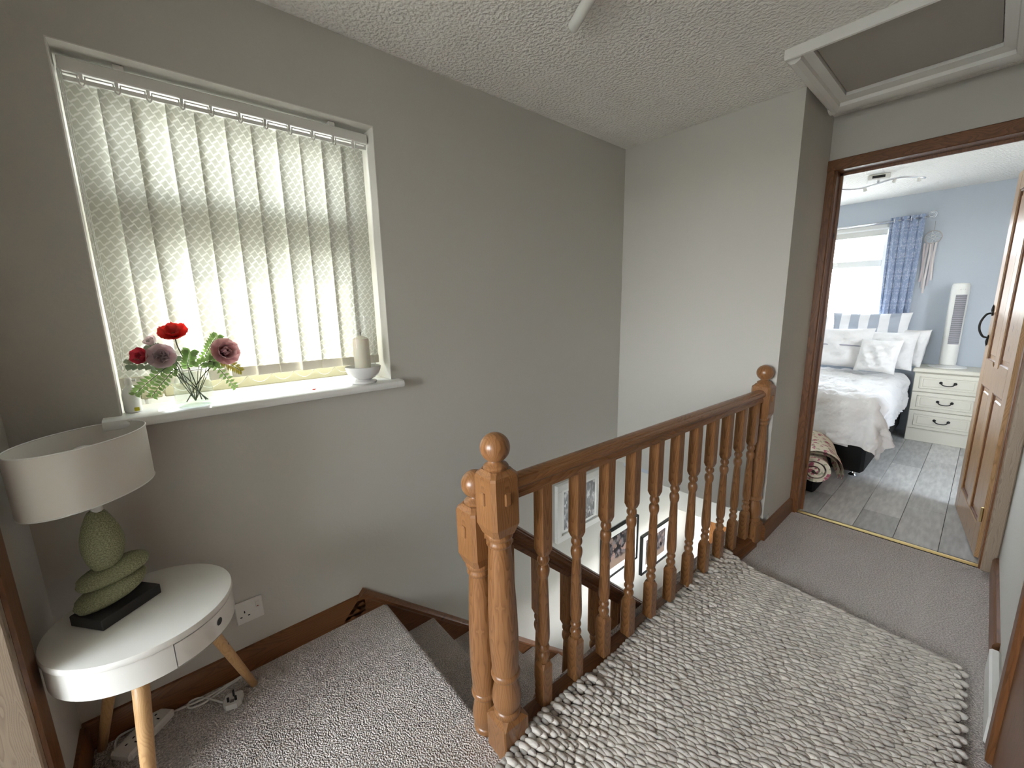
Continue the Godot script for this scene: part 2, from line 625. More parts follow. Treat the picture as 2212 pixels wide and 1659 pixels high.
	for i in range(-6, 22):
		var z0 = -1.2 + 0.166 + (i - 1) * pw
		var x = 3.0 - rng.randf() * 0.9
		while x < 5.7:
			var x1 = minf(x + 1.15, 5.69)
			var a = maxf(x, 2.985 if z0 > 0.8 else (3.33 if z0 > -0.45 else 3.06))
			if x1 - a > 0.05:
				var zz0 = maxf(z0, -2.19)
				var zz1 = minf(z0 + pw, 2.69)
				if zz1 - zz0 > 0.02:
					var p = mb()
					bx(p, a + 0.001, x1 - 0.001, -0.012, 0.0, zz0 + 0.001, zz1 - 0.001, 0.0012)
					part("plank", p, M.plank[rng.randi() % 3], bf)
			x += 1.15
	# lower hall
	st = mb()
	bx(st, -0.4, 4.3, -2.5, -2.4, -0.28, 1.95)
	struct("floor_hall", st, M.carpet)
	st = mb()
	bx(st, 0.62, 1.9, -2.4, -0.25, 0.86, 0.95)
	bx(st, 3.4, 3.75, -2.4, -0.25, 0.86, 0.95)
	bx(st, 1.9, 3.4, -2.4, -0.78, 0.86, 0.95)  # gap above, out of view, added to let daylight into the hall
	bx(st, 1.9, 3.4, -0.45, -0.25, 0.86, 0.95)
	bx(st, -0.4, -0.3, -2.4, -0.25, 0.0, 0.95)
	struct("wall_hall_right", st, M.white_wall)
	st = mb()
	bx(st, 3.25, 3.75, -0.45, -0.25, 0.0, 0.9)
	struct("ceiling_hall", st, M.white_wall)
	# front wall of the hall: glazed opening and timber door
	st = mb()
	bx(st, 3.64, 3.75, -2.4, -0.25, -0.0, 0.05)
	bx(st, 3.64, 3.75, -0.44, -0.25, 0.05, 0.86)
	bx(st, 3.64, 3.75, -2.4, -0.25, 0.21, 0.86)
	struct("wall_hall_far", st, M.white_wall)

func build_trims():
	var sk = [Vector2(0, 0), Vector2(0.018, 0), Vector2(0.018, 0.075), Vector2(0.014, 0.085), Vector2(0.009, 0.092), Vector2(0, 0.094)]
	# profiles stand on z = wall face; local x points away from the wall, z runs along it
	var st = mb()
	extrude(st, sk, 0.870, Transform3D(Basis(Vector3(0, 0, 1), Vector3.UP, Vector3(1, 0, 0)), Vector3(-0.333, 0, 0)))
	struct("baseboard_left", st, M.pine_dark_h, null, "pine skirting board under the window")
	st = mb()
	extrude(st, sk, 0.26, Transform3D(Basis(Vector3(1, 0, 0), Vector3.UP, Vector3(0, 0, 1)), Vector3(-0.335, 0, 0.019)))
	struct("baseboard_back", st, M.pine_dark_h)
	st = mb()
	extrude(st, sk, 0.50, Transform3D(Basis(Vector3(0, 0, 1), Vector3.UP, Vector3(1, 0, 0)), Vector3(2.425, 0, 0.97)))
	struct("baseboard_return", st, M.pine_dark_h, null, "short pine skirting beside the bedroom door")
	st = mb()
	extrude(st, sk, 0.75, Transform3D(Basis(Vector3(0, 0, -1), Vector3.UP, Vector3(1, 0, 0)), Vector3(2.15, 0, 1.835)))
	struct("baseboard_right", st, M.pine_dark_h, null, "pine skirting on the right hand wall")
	st = mb()
	bx(st, 1.715, 2.09, 0.0, 0.10, 1.808, 1.835, 0.006)  # short run of skirting coloured white; the run beyond is pine
	struct("baseboard_white", st, M.white, null, "white skirting on the right hand wall")
	# bedroom door lining and architrave
	st = mb()
	bx(st, 2.925, 3.055, 0.0, 2.045, 0.985, 1.013, 0.002)
	bx(st, 2.925, 3.055, 0.0, 2.045, 1.778, 1.806, 0.002)
	var d1 = struct("door_1", st, M.pine_dark, null, "dark stained pine frame of the bedroom doorway")
	st = mb()
	bx(st, 2.926, 3.054, 2.014, 2.045, 0.985, 1.806, 0.002)
	bx(st, 2.910, 2.930, 2.014, 2.072, 0.955, 1.835, 0.004)
	part("head", st, M.pine_dark_h, d1)
	st = mb()
	bx(st, 2.912, 2.931, 0.0, 2.068, 0.957, 1.006, 0.004)
	part("architrave", st, M.pine_dark, d1)
	st = mb()
	bx(st, 2.912, 2.931, 0.0, 2.068, 1.785, 1.834, 0.004)
	part("architrave", st, M.lining, d1)
	st = mb()
	bx(st, 3.0, 3.012, 0.0, 2.014, 1.012, 1.026)
	bx(st, 3.0, 3.012, 2.0, 2.014, 1.012, 1.778)
	part("door_stop", st, M.pine_dark, d1)
	# casing of the doorway beside the side table
	st = mb()
	bx(st, -0.336, -0.316, 0.0, 2.07, 0.290, 0.372, 0.006)
	var d2 = struct("door_2", st, M.pine_dark, null, "pine door casing at the left edge of the view")
	st = mb()
	bx(st, -0.445, -0.322, 0.0, 2.04, 0.372, 0.398, 0.003)
	part("lining", st, M.lining, d2)
	# door on the right wall, seen at the very edge
	st = mb()
	bx(st, 1.64, 1.71, 0.0, 2.06, 1.812, 1.836, 0.006)
	var d3 = struct("door_3", st, M.pine_dark, null, "pine door casing at the lower right edge")
	st = mb()
	bx(st, 0.82, 0.89, 0.0, 2.06, 1.812, 1.836, 0.006)
	part("architrave", st, M.pine_dark, d3)
	st = mb()
	bx(st, 0.89, 1.64, 0.005, 2.0, 1.826, 1.84, 0.002)
	part("door_panel", st, M.pine_dark, d3)
	st = mb()
	bx(st, -0.22, 0.66, 0.0, 2.06, 1.818, 1.836, 0.004)
	var d5 = struct("door_5", st, M.pine_dark)  # dark door added out of view to lessen bounce onto the window wall
	for q in [[-0.10, 0.17], [0.27, 0.54]]:
		st = mb()
		bx(st, q[0], q[1], 0.25, 1.85, 1.808, 1.820, 0.006)
		part("door_panel", st, M.pine_dark, d5)
	# brass threshold strip
	st = mb()
	extrude(st, [Vector2(-0.018, 0), Vector2(0.018, 0), Vector2(0.012, 0.004), Vector2(0.004, 0.0065), Vector2(-0.004, 0.0065), Vector2(-0.012, 0.004)], 0.765, Transform3D(Basis(Vector3(1, 0, 0), Vector3.UP, Vector3(0, 0, 1)), Vector3(2.957, 0.0, 1.013)))
	struct("trim_threshold", st, M.brass, null, "shiny brass strip across the bedroom doorway")

func build_hatch():
	# loft hatch let into the ceiling: moulded frame and sunk panel
	var o = thing("loft_hatch", "white framed loft hatch with a dull panel in the ceiling", "hatch", Vector3(2.4, HC, 1.32))
	o.set_meta("kind", "structure")
	var bar = [Vector2(0, 0), Vector2(0, -0.036), Vector2(0.012, -0.048), Vector2(0.030, -0.050), Vector2(0.046, -0.040), Vector2(0.050, -0.026), Vector2(0.082, -0.022), Vector2(0.082, 0)]
	var x0 = -0.375
	var x1 = 0.37
	var z0 = -0.325
	var z1 = 0.325
	var st = mb()
	var slim = []
	for p in bar:
		slim.append(Vector2(p.x * 0.5, p.y * 0.75))
	extrude(st, slim, z1 - z0, Transform3D(Basis(Vector3(1, 0, 0), Vector3.UP, Vector3(0, 0, 1)), Vector3(x0, 0, z0)))
	part("frame_bar", st, M.white, o)
	st = mb()
	var wide = []
	for p in bar:
		wide.append(Vector2(p.x * 1.8, p.y))
	extrude(st, wide, z1 - z0, Transform3D(Basis(Vector3(-1, 0, 0), Vector3.UP, Vector3(0, 0, 1)), Vector3(x1, 0, z0)))
	part("frame_bar", st, M.white, o)
	st = mb()
	extrude(st, bar, x1 - x0 - 0.06, Transform3D(Basis(Vector3(0, 0, 1), Vector3.UP, Vector3(1, 0, 0)), Vector3(x0 + 0.03, 0, z0 + 0.002)))
	part("frame_bar", st, M.white, o)
	st = mb()
	extrude(st, bar, x1 - x0 - 0.06, Transform3D(Basis(Vector3(0, 0, -1), Vector3.UP, Vector3(1, 0, 0)), Vector3(x0 + 0.03, 0, z1 - 0.002)))
	part("frame_bar", st, M.white, o)
	st = mb()
	bx(st, x0 + 0.045, x1 - 0.155, -0.010, -0.001, z0 + 0.088, z1 - 0.088, 0.001)
	part("panel", st, M.hatch_panel, o)

func pane_frame(st, y0, y1, u0, u1, w, T):      # four bars in local xy plane
	for r in [[u0, u0 + w, y0, y1], [u1 - w, u1, y0, y1], [u0 + w, u1 - w, y0, y0 + w], [u0 + w, u1 - w, y1 - w, y1]]:
		box(st, Vector3((r[0] + r[1]) / 2, (r[2] + r[3]) / 2, 0), Vector3(r[1] - r[0], r[3] - r[2], 0.06), 0.006, T)

func build_windows():
	# window 1 behind the blind
	var st = mb()
	pane_frame(st, 1.0, 2.019, -0.1135, 0.743, 0.058, Transform3D(Basis.IDENTITY, Vector3(0, 0, -0.18)))
	var w = struct("window_1", st, M.upvc, null, "white plastic framed landing window behind the blind")
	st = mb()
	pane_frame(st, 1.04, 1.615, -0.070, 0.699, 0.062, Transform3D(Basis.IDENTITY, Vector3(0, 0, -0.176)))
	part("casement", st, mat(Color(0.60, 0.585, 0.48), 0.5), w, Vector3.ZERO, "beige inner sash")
	st = mb()
	bx(st, -0.056, 0.685, 1.60, 1.665, -0.21, -0.15, 0.006)
	part("transom", st, M.upvc, w)
	st = mb()
	pane_frame(st, 1.667, 1.959, -0.054, 0.683, 0.036, Transform3D(Basis.IDENTITY, Vector3(0, 0, -0.176)))
	part("fanlight", st, M.upvc, w)
	for r in [[1.06, 1.60], [1.70, 1.925]]:
		st = mb()
		bx(st, -0.055, 0.684, r[0], r[1], -0.186, -0.181)
		part("pane", st, M.glass, w)
	st = mb()       # window board with rounded nose and horns
	var prof = [Vector2(-0.15, 0.0), Vector2(0.045, 0.0), Vector2(0.055, -0.004), Vector2(0.060, -0.013), Vector2(0.060, -0.019), Vector2(0.055, -0.028), Vector2(0.045, -0.032), Vector2(-0.15, -0.032)]
	extrude(st, prof, 0.856, Transform3D(Basis(Vector3(0, 0, 1), Vector3.UP, Vector3(1, 0, 0)), Vector3(-0.1135, 1.024, 0)))
	prof[0].x = 0.0
	prof[7].x = 0.0
	for e in [[-0.150, 0.0365], [0.743, 0.030]]:
		extrude(st, prof, e[1], Transform3D(Basis(Vector3(0, 0, 1), Vector3.UP, Vector3(1, 0, 0)), Vector3(e[0], 1.024, 0)))
	part("window_sill", st, M.white_gloss, w, Vector3.ZERO, "white gloss window board")
	# bedroom window
	st = mb()
	var T = Transform3D(Basis(Vector3(0, 0, 1), Vector3.UP, Vector3(-1, 0, 0)), Vector3(5.82, 0, 0))
	pane_frame(st, 1.0, 2.085, -1.95, 0.90, 0.055, T)
	w = struct("window_2", st, M.upvc, null, "white framed bedroom window with bright sky")
	st = mb()
	bx(st, 5.79, 5.85, 1.665, 1.735, -1.90, 0.85, 0.006)
	part("transom", st, M.upvc, w)
	st = mb()
	bx(st, 5.79, 5.85, 1.05, 2.03, -0.08, -0.03, 0.006)
	bx(st, 5.79, 5.85, 1.05, 2.03, -1.03, -0.98, 0.006)
	part("mullion", st, M.upvc, w)
	st = mb()
	bx(st, 5.775, 5.795, 1.70, 1.72, 0.36, 0.48, 0.004)
	part("window_handle", st, M.white, w)
	for r in [[1.05, 1.67, -1.90, -1.03], [1.73, 2.03, -1.90, -1.03], [1.05, 1.67, -0.98, -0.08], [1.73, 2.03, -0.98, -0.08], [1.05, 1.67, -0.03, 0.85], [1.73, 2.03, -0.03, 0.85]]:
		st = mb()
		bx(st, 5.818, 5.823, r[0], r[1], r[2], r[3])
		part("pane", st, M.glass, w)
	st = mb()
	bx(st, 5.66, 5.80, 0.975, 1.0, -1.97, 0.92, 0.006)
	part("window_sill", st, M.white_gloss, w)
	# second bedroom window, added out of view to brighten the room
	st = mb()
	pane_frame(st, 0.95, 2.1, 3.15, 3.85, 0.055, Transform3D(Basis.IDENTITY, Vector3(0, 0, 2.75)))
	w = struct("window_5", st, M.upvc)
	# window of the room behind
	st = mb()
	T = Transform3D(Basis(Vector3(0, 0, 1), Vector3.UP, Vector3(-1, 0, 0)), Vector3(-2.65, 0, 0))
	pane_frame(st, 0.80, 2.10, 0.20, 2.20, 0.055, T)
	w = struct("window_3", st, M.upvc)
	st = mb()
	bx(st, -2.68, -2.62, 0.85, 2.05, 1.17, 1.22, 0.006)
	part("mullion", st, M.upvc, w)
	# hall door glazing: bright frosted panel
	st = mb()
	bx(st, 3.70, 3.705, -2.3, -0.46, 0.055, 0.205)
	var hd = struct("window_4", st, M.frosted, null, "bright frosted glass panel at the foot of the stair")
	st = mb()
	bx(st, 3.60, 3.64, -2.4, -0.40, 0.002, 0.046, 0.004)
	part("frame", st, M.pine_dark, hd)
	st = mb()
	bx(st, 3.58, 3.635, -2.39, -0.46, 0.225, 0.60, 0.004)
	var d4 = struct("door_4", st, M.orange_wood, null, "orange pine door edge down in the hall")
	st = mb()
	bx(st, 3.565, 3.582, -2.2, -0.6, 0.30, 0.55, 0.006)
	part("door_panel", st, M.orange_wood, d4)

# ---------------------------------------------------------------- stairs and balustrades
func newel(parent, at, ext, lean):
	var st = mb()
	loft_sq(st, [[0.046, -ext, 0.004], [0.046, 0.114, 0.004], [0.036, 0.130, 0.012]])
	lathe(st, [Vector2(0.0, 0.122), Vector2(0.036, 0.122), Vector2(0.0405, 0.130), Vector2(0.0415, 0.137), Vector2(0.039, 0.144), Vector2(0.036, 0.147), Vector2(0.040, 0.156), Vector2(0.0435, 0.175), Vector2(0.0425, 0.196), Vector2(0.037, 0.222), Vector2(0.032, 0.243), Vector2(0.0315, 0.249), Vector2(0.038, 0.252), Vector2(0.0425, 0.258), Vector2(0.0435, 0.265), Vector2(0.042, 0.272), Vector2(0.0385, 0.275), Vector2(0.040, 0.30), Vector2(0.0428, 0.36), Vector2(0.0425, 0.42), Vector2(0.0405, 0.50), Vector2(0.037, 0.58), Vector2(0.033, 0.65), Vector2(0.0315, 0.675), Vector2(0.0345, 0.679), Vector2(0.037, 0.684), Vector2(0.037, 0.688), Vector2(0.0345, 0.692), Vector2(0.034, 0.697), Vector2(0.038, 0.702), Vector2(0.040, 0.709), Vector2(0.039, 0.716), Vector2(0.034, 0.722), Vector2(0.0, 0.722)], 28)
	loft_sq(st, [[0.037, 0.716, 0.012], [0.046, 0.744, 0.010], [0.046, 0.880, 0.010], [0.044, 0.887, 0.010], [0.037, 0.894, 0.010], [0.033, 0.900, 0.012]])
	var o = part("newel_post", st, M.pine, parent, at)
	o.rotation = lean
	st = mb()
	var prof = [Vector2(0, 0.896), Vector2(0.030, 0.896), Vector2(0.034, 0.901), Vector2(0.0345, 0.906), Vector2(0.031, 0.911), Vector2(0.024, 0.914), Vector2(0.019, 0.918), Vector2(0.018, 0.921)]
	for i in range(1, 17):
		var a = lerpf(-1.11, PI / 2, i / 16.0)
		prof.append(Vector2(0.0405 * cos(a), 0.957 + 0.0405 * sin(a)))
	prof[-1].x = 0.0
	lathe(st, prof, 28)
	part("ball_finial", st, M.pine, o)
	for k in 4:      # raised cover plates on the faces of the top block
		st = mb()
		var B = Transform3D(Basis(Vector3.UP, k * PI / 2), Vector3.ZERO)
		box(st, Vector3(0, 0.825, 0.0475), Vector3(0.019, 0.036, 0.007), 0.0025, B)
		part("cover_plate", st, M.pine, o)
	return o

func baluster_mesh(top, high):
	var st = mb()
	var Y = func(f): return top - high * f
	var h = 0.0205
	loft_sq(st, [[0.0165, Y.call(0.299), 0.006], [h, Y.call(0.278), 0.0025], [h, Y.call(-0.002), 0.0025]])
	var P = []
	for q in [[0.0, 1.0 - 0.20], [0.0155, 0.80], [0.0165, 0.795], [0.015, 0.787], [0.0165, 0.780], [0.0192, 0.770], [0.0192, 0.762], [0.0165, 0.754], [0.0135, 0.749], [0.0135, 0.742], [0.0165, 0.736], [0.0186, 0.730], [0.0186, 0.724], [0.016, 0.718], [0.0135, 0.713], [0.016, 0.706], [0.0192, 0.690], [0.0202, 0.665], [0.0196, 0.62], [0.0178, 0.55], [0.0160, 0.47], [0.0145, 0.415], [0.0140, 0.402], [0.0165, 0.396], [0.0190, 0.384], [0.0200, 0.370], [0.0188, 0.357], [0.0155, 0.349], [0.0128, 0.345], [0.0150, 0.338], [0.0186, 0.329], [0.0190, 0.320], [0.0168, 0.310], [0.0140, 0.304], [0.0150, 0.296], [0.0, 0.296]]:
		P.append(Vector2(q[0], Y.call(q[1])))
	lathe(st, P, 16)
	loft_sq(st, [[h, Y.call(1.002), 0.0025], [h, Y.call(0.815), 0.0025], [0.0165, Y.call(0.795), 0.006]])
	return commit(st, M.pine)

func rail_profile():
	var r = [Vector2(-0.020, 0), Vector2(0.020, 0), Vector2(0.021, 0.014), Vector2(0.017, 0.019), Vector2(0.018, 0.026), Vector2(0.024, 0.031), Vector2(0.029, 0.036), Vector2(0.030, 0.044), Vector2(0.027, 0.051), Vector2(0.020, 0.054), Vector2(0.018, 0.058), Vector2(0.010, 0.062), Vector2(0.0, 0.0635)]
	var o = r.duplicate()
	for i in range(r.size() - 2, 1, -1):
		o.append(Vector2(-r[i].x, r[i].y))
	return o

func build_balustrades():
	var A = Vector3(0.649, 0.0, 0.858)
	var L = 1.737
	var o = thing("landing_balustrade", "varnished pine balustrade along the landing edge with turned spindles", "balustrade", A, -0.0386)
	newel(o, Vector3(0, 0, 0), 0.0, Vector3(-0.012, 0, 0.014))
	newel(o, Vector3(L, 0, 0), 0.0, Vector3.ZERO)
	var X = Basis(Vector3(0, 0, -1), Vector3.UP, Vector3(1, 0, 0))
	var st = mb()
	extrude(st, rail_profile(), L - 0.068, Transform3D(X, Vector3(0.023, 0.808, 0)), 0.5)
	part("handrail", st, M.pine_h, o)
	st = mb()
	extrude(st, [Vector2(-0.056, -0.02), Vector2(0.050, -0.02), Vector2(0.054, 0.0), Vector2(0.054, 0.012), Vector2(0.049, 0.017), Vector2(0.034, 0.018), Vector2(0.030, 0.030), Vector2(-0.030, 0.030), Vector2(-0.034, 0.018), Vector2(-0.056, 0.018)], L - 0.092, Transform3D(X, Vector3(0.046, 0.0, 0)))
	part("base_rail", st, M.pine_dark_h, o)
	var bm = baluster_mesh(0.785, 0.757)
	var first = 0.147
	for i in 11:
		put("baluster", bm, o, Vector3(first + i * 0.1492, 0.026, 0))
	# stair side
	var B = Vector3(0.638, -0.13, 0.764)
	var s = thing("stair_balustrade", "pine balustrade sloping down beside the carpeted stair", "balustrade", B)
	newel(s, Vector3.ZERO, 0.30, Vector3(-0.008, 0, 0.008))
	var sl = 0.885
	var a = Vector3(0.046, 0.772, 0)
	var e = Vector3(1.60, 0.772 - sl * (1.60 - 0.046), 0)
	st = mb()
	var T = along(a, e)
	extrude(st, rail_profile(), (e - a).length() + 0.03, Transform3D(T.basis, a - T.basis.z * 0.03), 0.5)
	part("handrail", st, M.pine_dark_h, s)
	st = mb()
	var y0 = 0.13 + 0.02
	extrude(st, [Vector2(-0.016, -0.27), Vector2(0.016, -0.27), Vector2(0.016, 0), Vector2(0.030, 0.0), Vector2(0.030, 0.02), Vector2(-0.030, 0.02), Vector2(-0.030, 0), Vector2(-0.016, 0)], 3.1, Transform3D(along(Vector3(0.05, y0 - 0.05, 0), Vector3(1.05, y0 - 0.05 - 0.87, 0)).basis, Vector3(0.05, y0 - 0.05, 0)))
	part("string", st, M.pine_dark_h, s)
	var sm = baluster_mesh(0.70, 0.70)
	for x in [0.092, 0.238, 0.383, 0.550, 0.704, 0.86, 1.01]:
		put("baluster", sm, s, Vector3(x, 0.772 - sl * (x - 0.046) + 0.025 - 0.71, 0))

func build_stairs():
	var o = thing("staircase", "carpeted stair going down along the window wall", "stairs", Vector3(0.617, 0, 0.0))
	for k in range(1, 12):
		var st = mb()
		var x0 = 0.23 * (k - 1)
		bx(st, x0 - 0.012, x0 + 0.23, -0.2 * k - 0.034, -0.2 * k, 0.026, 0.745)
		tube(st, [Vector3(x0 + 0.23, -0.2 * k - 0.017, 0.026), Vector3(x0 + 0.23, -0.2 * k - 0.017, 0.745)], 0.017, 12)
		part("tread", st, M.carpet, o)
	for k in range(0, 12):
		var st = mb()
		var x0 = 0.23 * k
		bx(st, x0 - 0.03, x0 - 0.012, -0.2 * k - 0.2, -0.2 * k - 0.034, 0.026, 0.745)
		part("riser", st, M.carpet, o)
	# wall string with a moulded top edge
	var st = mb()
	var a = Vector3(-0.08, 0.118, 0)
	var e = Vector3(2.55, 0.118 - 0.882 * 2.63, 0)
	extrude(st, [Vector2(0.0, -0.34), Vector2(0.018, -0.34), Vector2(0.018, -0.036), Vector2(0.021, -0.030), Vector2(0.026, -0.026), Vector2(0.026, -0.016), Vector2(0.022, -0.010), Vector2(0.014, -0.004), Vector2(0.008, 0), Vector2(0, 0)], (e - a).length(), Transform3D(Basis(Vector3(0, 0, 1), Vector3.UP, Vector3(1, 0, 0)).rotated(Vector3(0, 0, 1), -atan(0.882)), a), 0.5)
	part("wall_string", st, M.pine_dark_h, o)

# ---------------------------------------------------------------- rug
func build_rug():
	var o = thing("braided_rug", "chunky braided beige wool rug with one edge curling against the balustrade", "rug", Vector3(1.25, 0.0, 1.33))
	rng.seed = 8
	var rows = 64
	var lifts = [0.40, 0.55, 0.78, 1.0, 0.40, 0.55, 0.78, 1.0]
	var variants = []
	var W = 0.86
	for v in 8:
		var st = mb()
		for strand in 2:
			var n = 25
			for i in n:
				var t = (i + 0.5 * strand + 0.3 + (0.45 if v > 3 else 0.0)) / (n + 0.4)
				var z = -W / 2 + t * W
				var rise = lifts[v] * 0.050 * pow(clampf(1.0 - t / 0.20, 0.0, 1.0), 1.6)
				var tone = rng.randf_range(0.80, 1.12)
				var col = Color(0.69 * tone, 0.635 * tone, 0.56 * tone)
				var B = Basis(Vector3.UP, (0.42 if strand == 0 else 0.30) + rng.randf_range(-0.12, 0.12))
				B = B * Basis(Vector3.RIGHT, -0.10 + rng.randf_range(-0.08, 0.08))
				ellipsoid(st, Vector3(-0.0065 + 0.013 * strand + rng.randf_range(-0.001, 0.001), 0.015 + rise + rng.randf_range(-0.001, 0.002), z + rng.randf_range(-0.003, 0.003)), Vector3(0.0106, 0.0118, 0.0255 * (0.72 if i == n - 1 else 1.0)), 8, 6, B, col)
		variants.append(commit(st, M.rug))
	for r in rows:
		var f = float(r) / (rows - 1)
		# left end and right end of this row, from the far end back towards the viewer
		var Lp = Vector3(2.075 - 1.72 * f, 0, 0.903 + 0.025 * smoothstep(0.7, 1.0, f) - 0.006 * sin(f * 19.0))
		var Rp = Vector3(2.008 - 1.72 * f, 0, 1.756 + 0.055 * f + 0.002 * sin(r * 2.4))
		var lift = 0.40 + 0.45 * sin(f * 9.0 + 0.8) + (0.6 if f < 0.06 else 0.0)
		var v = clampi(int(round(clampf(lift, 0, 1) * 3.0)), 0, 3)
		var c = (Lp + Rp) / 2
		var d = Rp - Lp
		var m = put("braid_row", variants[v + 4 * (r % 2)], o)
		m.transform = Transform3D(Basis(Vector3.UP, atan2(d.x, d.z)) * Basis.from_scale(Vector3(1, 1, d.length() / W)), c - o.position)
	for b in 2:      # bound left edge: two ropes of small stitches
		var se = mb()
		for i in 84:
			var f = i / 83.0
			var lift = clampi(int(round(clampf(0.40 + 0.45 * sin(f * 9.0 + 0.8) + (0.6 if f < 0.06 else 0.0), 0, 1) * 3.0)), 0, 3)
			var rise = [0.40, 0.55, 0.78, 1.0][lift] * 0.050
			var tone = rng.randf_range(0.5, 0.78)
			var c = Vector3(2.075 - 1.72 * f, 0.014 + rise * (1.0 if b == 0 else 0.86), 0.900 + 0.018 * b + 0.025 * smoothstep(0.7, 1.0, f) - 0.006 * sin(f * 19.0))
			ellipsoid(se, c - o.position, Vector3(0.0105, 0.0090, 0.0145), 8, 6, Basis(Vector3.UP, 0.95 - 0.7 * b) * Basis(Vector3.RIGHT, 0.3), Color(0.69 * tone, 0.635 * tone, 0.56 * tone))
		part("edge_braid", se, M.rug, o)
	var st = mb()
	grid(st, 12, 40, func(u, w):
		var Lx = lerpf(2.07, 0.36, w)
		var zl = 0.912
		var zr = lerpf(1.75, 1.80, w)
		var z = lerpf(zl, zr, u)
		var rise = 0.045 * pow(clampf(1.0 - u / 0.20, 0.0, 1.0), 1.6) * clampf(0.45 + 0.45 * sin(w * 9.0 + 0.8), 0, 1)
		return Vector3(Lx - 0.067 * u, 0.010 + rise, z) - o.position)
	part("backing", st, M.rug_back, o)

# ---------------------------------------------------------------- blind and window sill things
func build_blind():
	var o = thing("vertical_blind", "cream vertical blind with woven wave pattern hanging in the landing window", "blind", Vector3(0, 1.0, -0.07))
	var st = mb()
	bx(st, -0.103, 0.735, 0.966, 1.000, -0.026, 0.026, 0.003)
	part("headrail", st, M.white, o)
	for x in [0.02, 0.60]:
		st = mb()
		bx(st, x - 0.012, x + 0.012, 0.998, 1.012, -0.02, 0.029, 0.002)
		part("bracket", st, M.white, o)
	var xs = [-0.059, 0.009, 0.070, 0.150, 0.221, 0.301, 0.375, 0.450, 0.529, 0.602, 0.676]
	for i in 11:
		xs[i] = lerpf(xs[i], -0.062 + 0.0742 * i, 0.5)
	for i in 12:
		var a = xs[i - 1] if i > 0 else -0.108
		var b = xs[i] if i < 11 else 0.732
		st = mb()
		bx(st, a + 0.006, b - 0.006, 0.941, 0.952, 0.024, 0.027, 0.001)
		bx(st, a + 0.006, b - 0.006, 0.957, 0.9605, 0.024, 0.027, 0.001)
		bx(st, a + 0.006, a + 0.009, 0.951, 0.958, 0.024, 0.027)
		bx(st, b - 0.009, b - 0.006, 0.951, 0.958, 0.024, 0.027)
		part("spacer_link", st, M.upvc, o)
	for i in 11:
		st = mb()
		tube(st, curve([Vector3(-0.006, 0.952, 0.025), Vector3(-0.005, 0.940, 0.026), Vector3(0, 0.934, 0.027), Vector3(0.005, 0.940, 0.026), Vector3(0.006, 0.952, 0.025)], 4), 0.0022, 6)
		bx(st, -0.004, 0.004, 0.944, 0.972, -0.004, 0.023, 0.001)
		part("hook", st, M.upvc, o, Vector3(xs[i], 0, 0))
	rng.seed = 3
	var twist = [2.0, 12.0, -3.0, 11.0, -2.0, 6.0, 3.0, 9.0, 2.0, 6.0, 2.0]
	var extra = [0.0, 3.0, 24.0, 14.0, 4.0, 0.0, 2.0, 0.0, 0.0, 1.0, 0.0]
	for i in 11:
		st = mb()
		var w = 0.0445
		var t0 = deg_to_rad(4.0 + twist[i])
		var t1 = deg_to_rad(extra[i])
		for side in [1.0, -1.0]:
			grid(st, 4, 24, func(u, v):
				if side < 0:
					u = 1.0 - u
				var y = lerpf(0.094, 0.945, v)
				var ang = t0 + t1 * smoothstep(0.75, 0.15, v)
				var q = (u - 0.5) * 2.0 * w
				return Vector3(q * cos(ang), y, -q * sin(ang) + 0.0006 * side + 0.003 * (1.0 - pow(2.0 * u - 1.0, 2))), false)
		var vane = part("vane", st, M.blind, o, Vector3(xs[i], 0, 0.004 * (i % 2)))
		st = mb()
		var ang2 = t0 + t1
		bx(st, -w, w, 0.094, 0.128, -0.0022, 0.0046, 0.001)
		var hem = part("hem_weight", st, M.hem, vane)
		hem.rotation.y = ang2
	st = mb()
	for i in 10:
		var p = Vector3(xs[i] + 0.035, 0.092, 0.01)
		var q = Vector3(xs[i + 1] - 0.035, 0.092, 0.01)
		p = Vector3(xs[i], 0.094, 0.008)
		q = Vector3(xs[i + 1], 0.094, 0.008)
		tube(st, curve([p, p.lerp(q, 0.25) + Vector3(0, -0.018, 0), p.lerp(q, 0.5) + Vector3(0, -0.025, 0), p.lerp(q, 0.75) + Vector3(0, -0.018, 0), q], 3), 0.0009, 5)
	part("bottom_chain", st, M.upvc, o)
	# pull cords on the left
	st = mb()
	tube(st, curve([Vector3(-0.099, 0.965, 0.03), Vector3(-0.100, 0.7, 0.035), Vector3(-0.101, 0.40, 0.04), Vector3(-0.100, 0.22, 0.04), Vector3(-0.092, 0.165, 0.045), Vector3(-0.083, 0.20, 0.045), Vector3(-0.082, 0.30, 0.04), Vector3(-0.094, 0.55, 0.035), Vector3(-0.096, 0.965, 0.03)], 6), 0.0011, 6)
	tube(st, curve([Vector3(-0.104, 0.965, 0.025), Vector3(-0.104, 0.5, 0.03), Vector3(-0.102, 0.28, 0.035), Vector3(-0.094, 0.19, 0.04), Vector3(-0.088, 0.23, 0.04), Vector3(-0.098, 0.6, 0.03), Vector3(-0.100, 0.965, 0.025)], 6), 0.0011, 6)
	ellipsoid(st, Vector3(-0.092, 0.163, 0.045), Vector3(0.004, 0.009, 0.004), 8, 6)
	part("pull_cord", st, M.upvc, o)

